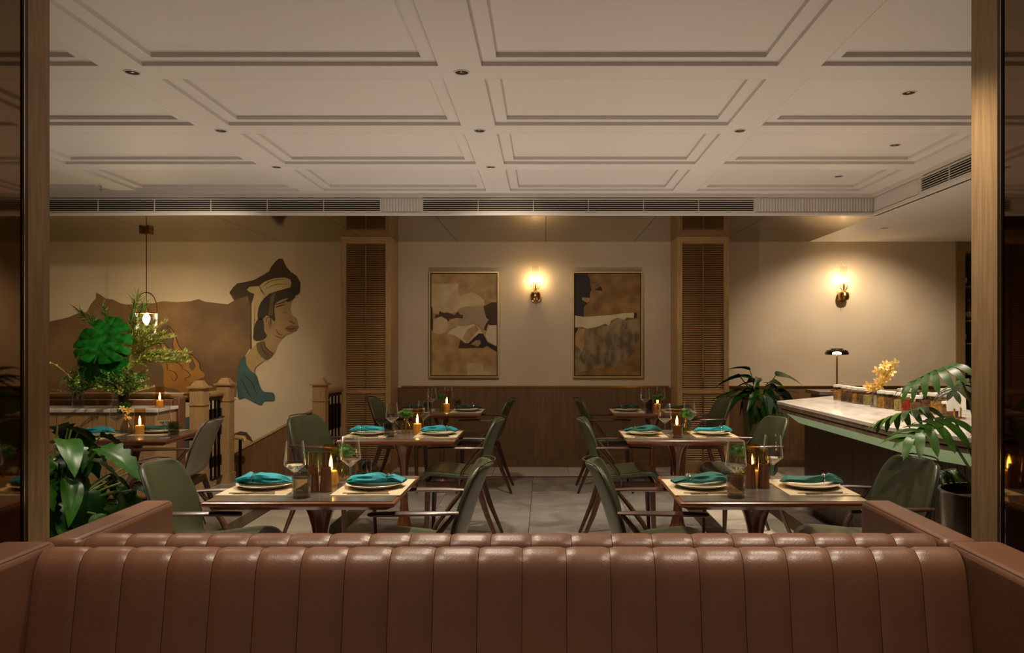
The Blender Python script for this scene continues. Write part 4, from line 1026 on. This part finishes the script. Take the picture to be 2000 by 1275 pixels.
# back row: glass canisters with pale lids
for k, (lab, px) in enumerate((('low glass canister with a pale lid behind the orchid', 1742), ('glass canister with a pale domed lid left of the menu cards', 1826))):
    jar(lab, wx(px, 5.9)+0.10, 5.9, 'spice_d', 0.13, 0.055)
t = thing('scoop', 'small clear scoop standing among the bar jars', 'scoop', (wx(1747, 5.95), 5.70, 0.92))
obj('bowl', MB().lathe([(0.0, 0.0), (0.03, 0.006), (0.036, 0.05)], 14, cap=False), 'glass_jar', t); obj('handle', MB().tube([(0.03, 0, 0.04), (0.05, 0, 0.16), (0.055, 0, 0.20)], [0.006, 0.006, 0.012], 8), 'lid_white', t)
for lab, px, Yb, hb in (('pump bottle with a silver cap behind the palm-like leaf', 1804, 6.1, 0.2), ('short bottle with a silver cap left of the menu cards', 1843, 5.5, 0.13)):
    t = thing('bottle', lab, 'bottle', (wx(px, Yb), Yb, 0.92), 0)
    obj('body', MB().lathe([(0.03, 0), (0.033, 0.01), (0.033, hb*0.6), (0.018, hb*0.75)], 16), 'glass_jar', t); obj('cap', MB().lathe([(0.021, hb*0.75), (0.021, hb), (0.0, hb)], 14), 'steel', t)
for k, (px, lab) in enumerate(((1864, 'larger white menu card at the near end of the bar'), (1886, 'smaller white menu card beside the oak post'))):
    t = thing('menu_card', lab, 'card', (wx(px, 5.0), 5.0+0.06*k, 0.92), R(12-20*k), 'white cards on the bar')
    w2 = 0.045 if k == 0 else 0.036
    obj('card', MB().box(-w2, w2, -0.002, 0.002, 0.055, 0.175), 'paper', t, (0, 0, 0), (R(-8), 0, 0), smooth=False)
    obj('stand', MB().lathe([(0.03, 0), (0.03, 0.008), (0.006, 0.012), (0.006, 0.07)], 12), 'brass', t)
# orchid in a dark vase
t = thing('orchid_vase', 'yellow orchid sprays in a dark glass vase among the bar jars', 'vase of flowers', (wx(1713, 6.03), 6.03, 0.92))
obj('vase', MB().lathe([(0.045, 0), (0.048, 0.01), (0.036, 0.09), (0.03, 0.12), (0.034, 0.125)], 18, cap=False), 'glass_smoke', t)
obj('stem', MB().tube([(0, 0, 0.01), (0.01, 0, 0.14), (0.04, 0, 0.22), (0.08, 0, 0.30)], 0.004, 6), 'stem', t)
def blossom():
    m = MB()
    for k in range(5):
        a = 2*PI*k/5; d = Vector((math.cos(a), math.sin(a), 0.25)); s = Vector((-math.sin(a), math.cos(a), 0))
        m.grid([[tuple(d*0.006-s*0.003), tuple(d*0.006+s*0.003)], [tuple(d*0.02-s*0.011), tuple(d*0.02+s*0.011)], [tuple(d*0.034-s*0.006), tuple(d*0.034+s*0.006)], [tuple(d*0.038-s*0.001), tuple(d*0.038+s*0.001)]])
    m.ball((0, 0, 0.006), 0.006, 8)
    return m.mesh('blossom', True, fix=False)
for i in range(34):
    q = g.random(); c = Vector((-0.03+0.13*q+g.uniform(-0.045, 0.045), g.uniform(-0.05, 0.05), 0.13+0.19*q+g.uniform(-0.045, 0.045)))
    obj('blossom', cached('bl', blossom), 'orchid', t, c, (g.uniform(0, 6), g.uniform(0, 6), g.uniform(0, 6)), (1.05,)*3)
# back counter with lamp
t = thing('side_counter', 'low wood back counter under the dark shaded lamp', 'counter', (3.25, 8.45, 0))
obj('top', MB().box(-0.42, 0.75, -0.22, 0.22, 0.865, 0.90), 'marble_edge', t, smooth=False)
obj('body', MB().box(-0.36, 0.73, -0.18, 0.22, 0.0, 0.865), 'wainscot', t, smooth=False)
t = thing('table_lamp', 'brass lamp with a dark glass shade on the back counter', 'lamp', (3.065, 8.38, 0.90))
obj('base', MB().lathe([(0.065, 0), (0.065, 0.012), (0.012, 0.018)], 24), 'brass', t)
obj('pole', MB().tube([(0, 0, 0.015), (0, 0, 0.39)], 0.009, 10), 'brass', t)
obj('shade', MB().lathe([(0.06, 0.375), (0.118, 0.38), (0.122, 0.40), (0.105, 0.425), (0.06, 0.435)], 28, cap=False), 'glass_lampshade', t)
obj('led_disc', MB().lathe([(0.045, 0.383), (0.045, 0.40), (0.02, 0.41), (0.0, 0.41)], 20), 'lamp_led', t)
obj('top_cap', MB().lathe([(0.0, 0.44), (0.062, 0.436), (0.062, 0.444), (0.0, 0.447)], 20), 'chrome_dark', t)
# bottle cabinet in the corner
t = thing('bottle_cabinet', 'dark recessed bottle cabinet at the right end of the back wall', 'cabinet', (4.66, D, 0))
obj('frame', MB().box(0.0, 0.10, -0.02, 0.45, 0, ZL).box(0.10, 1.34, 0.40, 0.45, 0, ZL), 'cabinet_frame', t, smooth=False)
obj('header', MB().box(0.10, 1.34, -0.02, 0.40, 2.42, ZL), 'cabinet_frame', t, smooth=False)
obj('back_panel', MB().box(0.10, 1.34, 0.38, 0.40, 0, 2.42), 'cabinet_dark', t, smooth=False)
obj('base', MB().box(0.10, 1.34, 0.0, 0.38, 0.0, 0.90), 'cabinet_dark', t, smooth=False)
for z in (1.05, 1.40, 1.66, 2.05): obj('shelf', MB().box(0.10, 1.34, 0.02, 0.38, z-0.012, z), 'cabinet_frame', t, smooth=False)
bl = [('amber bottle with a gold neck on the upper cabinet shelf', 4.80, 1.66, 'bottle_amber'), ('second amber bottle from the cabinet frame on the upper shelf', 4.87, 1.66, 'bottle_amber'), ('green labelled bottle behind the right oak post on the cabinet shelf', 4.81, 1.40, 'bottle_green'),
      ('dark bottle on the lowest open shelf of the cabinet', 4.83, 1.05, 'bottle_amber'), ('tall dark bottle on the top shelf of the cabinet', 4.82, 2.05, 'bottle_amber'), ('amber bottle deeper on the upper cabinet shelf', 4.96, 1.66, 'bottle_amber')]
for lab, x, z, m in bl:
    b_ = thing('liquor_bottle', lab, 'bottle', (x, D+0.12, z), 0, 'bottles in the cabinet')
    obj('body', cached('lb', lambda: MB().lathe([(0.03, 0), (0.032, 0.01), (0.032, 0.13), (0.012, 0.17), (0.012, 0.22)], 14).mesh('b')), m, b_)
    obj('paper_label', cached('lbl', lambda: MB().lathe([(0.0325, 0.04), (0.0325, 0.10)], 14, cap=False).mesh('l')), 'bottle_label', b_)
    obj('cap', cached('lbc', lambda: MB().lathe([(0.013, 0.22), (0.013, 0.24), (0, 0.24)], 12).mesh('c')), 'brass', b_)

# ================================================================== SIDEBOARD, FLOWERS, PENDANT
SBZ = 0.835
t = thing('sideboard', 'oak sideboard with a white marble top holding flower vases', 'sideboard', (-4.1, 7.05, 0))
obj('body', MB().box(-0.95, 0.755, -0.17, 0.20, 0.06, SBZ-0.03), 'oak', t, smooth=False)
o = obj('marble_top', MB().box(-0.98, 0.775, -0.20, 0.20, SBZ-0.03, SBZ), 'marble_white', t, smooth=False); bevel(o, 0.003, 1)
obj('plinth', MB().box(-0.93, 0.735, -0.14, 0.18, 0, 0.06), 'black_metal', t, smooth=False)
for k in range(4): obj('door', MB().box(0.003, 0.423, -0.185, -0.17, 0.08, SBZ-0.05), 'oak', t, (-0.95+k*0.4262, 0, 0), smooth=False)
t2 = thing('banquette_back', 'brown leather banquette back with a leather end panel behind the sideboard', 'banquette', (-4.1, 7.30, 0))
o = obj('back_cushion', MB().box(-1.4, 0.72, -0.04, 0.06, 0.3, 0.885), 'leather_brown', t2); bevel(o, 0.015, 3)
o = obj('end_panel', MB().box(0.72, 0.78, -0.045, 0.09, 0.0, 0.90), 'leather_brown', t2); bevel(o, 0.008, 2)
obj('base', MB().box(-1.4, 0.72, -0.04, 0.06, 0.0, 0.3), 'wainscot', t2, smooth=False)
def sprays(seed, n, spread, h0, h1, leaf_n, leaf, wid, mb=None):
    q = random.Random(seed); m = mb or MB()
    for i in range(n):
        a = q.uniform(0, 2*PI); s = spread*math.sqrt(q.random()); hh = q.uniform(h0, h1)
        p0 = Vector((0, 0, 0)); p2 = Vector((s*math.cos(a), s*math.sin(a), hh*(1-0.35*(s/spread)**2))); p1 = Vector((p2.x*0.35, p2.y*0.35, p2.z*0.65))
        pts = [p0.lerp(p1, k/3) for k in range(3)]+[p1.lerp(p2, k/3) for k in range(4)]
        m.tube(pts, 0.0016, 4)
        for k in range(leaf_n):
            u = q.uniform(0.3, 1); p = p0.lerp(p1, u*2) if u < 0.5 else p1.lerp(p2, u*2-1)
            d = Vector((q.uniform(-1, 1), q.uniform(-1, 1), q.uniform(-0.3, 1))).normalized(); sd = d.cross(Vector((q.random(), q.random(), q.random()+0.1))).normalized()
            m.add([p, p+d*leaf*0.5+sd*wid, p+d*leaf, p+d*leaf*0.5-sd*wid], [(0, 1, 2, 3)])
    return m
VX = lambda px: wx(px, 7.0)
# small flower vase
t = thing('flower_vase', 'smoky glass vase of small wild flowers at the left of the sideboard', 'vase of flowers', (VX(152), 7.0, SBZ))
obj('vase', MB().lathe([(0.045, 0), (0.05, 0.01), (0.042, 0.08), (0.036, 0.13), (0.044, 0.15)], 20, cap=False), 'glass_smoke', t)
obj('greenery', sprays(1, 34, 0.20, 0.12, 0.24, 30, 0.026, 0.008).mesh('gr', False, False), 'sprig_green', t, (0, 0, 0.09))
obj('purple_sprigs', sprays(2, 14, 0.22, 0.10, 0.2, 22, 0.012, 0.005).mesh('pu', False, False), 'sprig_purple', t, (-0.03, 0, 0.09))
obj('yellow_sprigs', sprays(3, 18, 0.10, 0.2, 0.32, 34, 0.022, 0.006).mesh('ye', False, False), 'sprig', t, (0, 0, 0.07))
for k in range(3):
    obj('long_stem', MB().tube([(0, 0, 0.1), (-0.06-0.03*k, 0, 0.26+0.03*k), (-0.15-0.05*k, 0, 0.35+0.03*k), (-0.20-0.06*k, 0.02, 0.37+0.02*k)], [0.002]*4, 5).ball((-0.20-0.06*k, 0.02, 0.37+0.02*k), 0.012, 8), 'sprig', t)
# black vase of greenery
t = thing('flower_vase', 'black vase of loose pale green foliage on the sideboard', 'vase of flowers', (VX(245), 6.97, SBZ))
obj('vase', MB().lathe([(0.034, 0), (0.036, 0.005), (0.044, 0.13), (0.04, 0.13), (0.03, 0.02)], 20, cap=False), 'black_metal', t)
obj('greenery', sprays(5, 60, 0.26, 0.10, 0.30, 32, 0.028, 0.009).mesh('gr', False, False), 'sprig_green', t, (0, 0, 0.08))
obj('pale_sprigs', sprays(6, 34, 0.27, 0.10, 0.26, 34, 0.024, 0.007).mesh('pa', False, False), 'sprig', t, (0, 0, 0.08))
# tall vase with monstera leaves and plumes
t = thing('monstera_arrangement', 'tall glass vase with a huge monstera leaf and yellow-green plumes', 'vase of flowers', (VX(215), 7.14, SBZ))
obj('vase', MB().lathe([(0.05, 0), (0.055, 0.01), (0.05, 0.28), (0.06, 0.30)], 20, cap=False), 'glass_clear', t)
zt = 0.26
mon = cached('mon', monstera)
for bx, dx, dy, dz, sz, px_ in ((0.02, 0.12, -0.78, 0.62, 0.62, 0.36), (-0.10, -0.55, -0.55, 0.40, 0.52, 0.34), (0.05, 0.35, -0.6, -0.15, 0.42, 0.28), (-0.06, -0.25, -0.75, -0.30, 0.44, 0.26)):
    st = obj('leaf_stalk', MB().tube([(0, 0, 0.05), (bx*0.4, 0, zt), (bx, -0.04, px_)], 0.006, 6), 'stem', t)
# the big upright leaf faces the room
def facing_leaf(cx, cz, size, tiltx, rollz, yy):
    o = obj('monstera_leaf', mon, 'leaf_monstera', t)
    o.matrix_local = Matrix.Translation((cx, yy, cz)) @ Matrix.Rotation(rollz, 4, 'Y') @ Matrix.Rotation(tiltx, 4, 'X') @ Matrix.Scale(size, 4) @ Matrix.Translation((0, -0.42, 0))
facing_leaf(-0.06, 0.57, 0.48, R(68), R(8), -0.16)
facing_leaf(-0.19, 0.50, 0.40, R(75), R(-62), -0.10)
facing_leaf(-0.02, 0.40, 0.36, R(120), R(160), -0.14)
facing_leaf(-0.12, 0.41, 0.34, R(110), R(200), -0.12)
def plume(p0, p1, n, ln, seed, droop=0.05):
    q = random.Random(seed); m = MB(); p0, p1 = Vector(p0), Vector(p1)
    pts = [p0.lerp(p1, k/8)+Vector((0, 0, 0.06*math.sin(PI*k/8)-droop*(k/8)**2)) for k in range(9)]
    m.tube(pts, [0.003]*8+[0.001], 4); ax = (p1-p0).normalized()
    for i in range(n):
        u = q.uniform(0.35, 1)*8; k = min(7, int(u)); p = pts[k].lerp(pts[k+1], u-k)
        d = (ax*q.uniform(0.5, 1.1)+Vector((q.uniform(-1, 1), q.uniform(-1, 1), q.uniform(-1, 1)))*0.55).normalized(); sd = d.cross(Vector((q.random(), q.random(), q.random()+.1))).normalized()*0.006
        L = ln*q.uniform(0.5, 1.2)
        m.add([p, p+d*L*0.5+sd, p+d*L, p+d*L*0.5-sd], [(0, 1, 2, 3)])
    return m.mesh('plume', False, False)
for i in range(30):
    a = R(g.uniform(5, 78)); L = g.uniform(0.32, 0.60)
    obj('plume', plume((0.04, 0, 0.30), (0.06+L*math.cos(a), g.uniform(-0.12, 0.12), 0.34+L*math.sin(a)*0.95), 130, 0.05, i), 'sprig', t)
for i, (x, z) in enumerate(((-0.38, 0.86), (-0.30, 0.80), (-0.18, 0.90), (0.14, 0.98), (0.20, 0.92))):
    obj('grass_tip', plume((0, 0.03, 0.3), (x, 0.05, z), 70, 0.11, 40+i, 0.0), 'sprig_green', t)
for i, (x, z) in enumerate(((-0.34, 0.52), (-0.30, 0.42), (-0.36, 0.33), (0.32, 0.36), (0.12, 0.30))):
    obj('catkin_stem', plume((0, -0.05, 0.32), (x, -0.14, z), 60, 0.02, 60+i, 0.0), 'sprig', t)
candle('glass candle lantern, lit, at the right end of the sideboard', VX(312), 7.0, SBZ)
# pendant
PXc, PYc = wx(286, 8.12), 8.12
t = thing('pendant_lamp', 'pendant lantern with a hooped brass handle and glowing bulb before the mural', 'pendant lamp', (PXc, PYc, 0))
obj('ceiling_rose', MB().box(-0.05, -0.018, -0.05, 0.05, ZL-0.045, ZL).box(0.018, 0.05, -0.05, 0.05, ZL-0.045, ZL).box(-0.018, 0.018, -0.02, 0.02, ZL-0.03, ZL), 'brass', t, smooth=False)
zt_ = wz(571, PYc); zr = wz(611, PYc)
obj('cord', MB().tube([(0, 0, ZL-0.02), (0, 0, zt_)], 0.004, 6), 'black_metal', t)
obj('hoop', MB().tube([(-0.104, 0, zr)]+[(-0.104*math.cos(a), 0, zr+0.05+(zt_-zr-0.05)*math.sin(a)) for a in [PI*i/16 for i in range(17)]]+[(0.104, 0, zr)], 0.006, 8), 'brass', t)
obj('ring', MB().tube([(0.104*math.cos(a), 0.104*math.sin(a), zr) for a in [2*PI*i/28 for i in range(29)]], 0.006, 8), 'brass', t)
obj('stem', MB().tube([(0, 0, zt_), (0, 0, zr+0.02)], 0.004, 6).lathe([(0.008, zr-0.015), (0.022, zr-0.01), (0.022, zr+0.045), (0.008, zr+0.05)], 14), 'brass', t)
obj('cross_bar', MB().tube([(-0.104, 0, zr), (0.104, 0, zr)], 0.003, 6), 'brass', t)
obj('bulb', MB().ball((0, 0, zr-0.055), 0.034, 14, 1.2), 'bulb', t)
obj('glass_shade', MB().lathe([(0.100, zr), (0.098, zr-0.10), (0.085, zr-0.19), (0.06, zr-0.25), (0.02, zr-0.275)], 24, cap=False), 'glass_clear', t)
# table-side vase with a dark leaf and yellow bloom
X, Y, d = TAB['T2S']
t = thing('flower_vase', 'dark bottle vase with a round leaf and yellow bloom on the far-left table', 'vase of flowers', (X-0.07, Y+0.05, TH))
obj('vase', MB().lathe([(0.04, 0), (0.046, 0.02), (0.04, 0.06), (0.018, 0.10), (0.014, 0.13)], 18, cap=False), 'glass_smoke', t)
obj('stem', MB().tube([(0, 0, 0.01), (0, 0, 0.15), (0.03, 0, 0.19)], 0.003, 6), 'stem', t)
o = obj('monstera_leaf', mon, 'leaf_deep', t); o.matrix_local = Matrix.Translation((-0.02, 0, 0.18)) @ Matrix.Rotation(R(65), 4, 'X') @ Matrix.Scale(0.10, 4) @ Matrix.Translation((0, -0.42, 0))
for i in range(9): obj('blossom', cached('bl', blossom), 'orchid', t, (0.02+g.uniform(-.03, .03), -0.03+g.uniform(-.02, .02), 0.15+g.uniform(-.04, .04)), (g.uniform(0, 6), g.uniform(0, 6), 0), (0.7,)*3)

# ================================================================== CEILING FITTINGS
def downlight(label, X, Y, z, watts=SPOT_W, lit=True, size=R(100), tilt=(0, 0, 0)):
    t = thing('downlight', label, 'downlight', (X, Y, z), 0, 'recessed ceiling downlights')
    obj('trim_ring', cached('dl1', lambda: MB().lathe([(0.032, -0.0015), (0.034, -0.004), (0.040, -0.003), (0.041, 0.0)], 24, cap=False).mesh('r')), 'vent_white', t)
    obj('reflector', cached('dl2', lambda: MB().lathe([(0.0, -0.0004), (0.02, -0.0006), (0.033, -0.0014)], 24, cap=False).mesh('c')), 'vent_dark', t)
    obj('lens', cached('dl3', lambda: MB().lathe([(0.0, -0.0020), (0.010, -0.0016), (0.012, -0.0008)], 12, cap=False).mesh('l')), 'steel', t)
    if lit: spot('downlight_lamp', (0, 0, -0.012), watts, size, t, rot=tilt)
DL = [(-0.409, 3.937, 'downlight above the front tables on the central ceiling beam'), (-0.409, 5.018, 'downlight above the middle of the room on the central ceiling beam'), (-0.409, 6.054, 'downlight above the rear of the room on the central ceiling beam'),
      (-2.034, 3.937, 'downlight on the left ceiling beam nearest the camera'), (-2.034, 5.018, 'downlight halfway along the left ceiling beam'), (-2.034, 6.054, 'downlight at the far end of the left ceiling beam'),
      (1.226, 5.018, 'downlight on the right ceiling beam')]
for x, y, lab in DL:
    if y > 6: downlight(lab, x, y, ZC, SPOT_W*(2.5 if x < -1 else 1.1), tilt=(R(32), R(46), 0) if x < -1 else (R(44), R(-6), 0), size=R(76) if x < -1 else R(95))      # turned towards the back wall
    else: downlight(lab, x, y, ZC, SPOT_W*(1.5 if abs(x) < 1 else 1.0))
zp = ZC+0.043
for px, py, lab in ((1775, 181, 'downlight in the coffer above the bar, nearest the camera'), (1748, 283, 'downlight in the middle coffer above the bar'), (1638, 344, 'downlight in the farthest coffer above the bar')):
    y = (zp-H)*F/(CY-py); downlight(lab, wx(px, y), y, zp, SPOT_W*1.4)
y = (ZL-H)*F/(CY-445); downlight('downlight in the plain white ceiling behind the bar', wx(1728, y), y, ZL, SPOT_W*1.3, tilt=(R(28), 0, 0), size=R(120))
for x, y, lab in ((1.226, 3.937, 'downlight on the right ceiling beam above the front-right table'), (1.226, 2.882, 'downlight on the right ceiling beam above the sofas'), (-0.409, 2.882, 'downlight on the central ceiling beam above the sofas'), (-2.034, 2.882, 'downlight on the left ceiling beam above the sofas'),
                  (-0.95, 1.832, 'downlight above the foreground sofa, left of the camera'), (0.90, 1.832, 'downlight above the foreground sofa, right of the camera')):
    if y < 3.5: downlight(lab, x, y, ZC, SPOT_W*(1.15 if y < 2 else 1.0), size=R(72 if y < 2 else 85))
t = thing('sprinkler', 'small white ceiling sprinkler in front of the left air vent', 'sprinkler', (wx(197, 6.75), 6.75, ZC))
obj('plate', MB().lathe([(0.022, 0.0), (0.018, -0.008), (0.0, -0.009)], 16), 'vent_white', t)
obj('head', MB().lathe([(0.008, -0.008), (0.008, -0.035), (0.016, -0.038), (0.016, -0.041), (0.0, -0.042)], 14), 'steel', t)
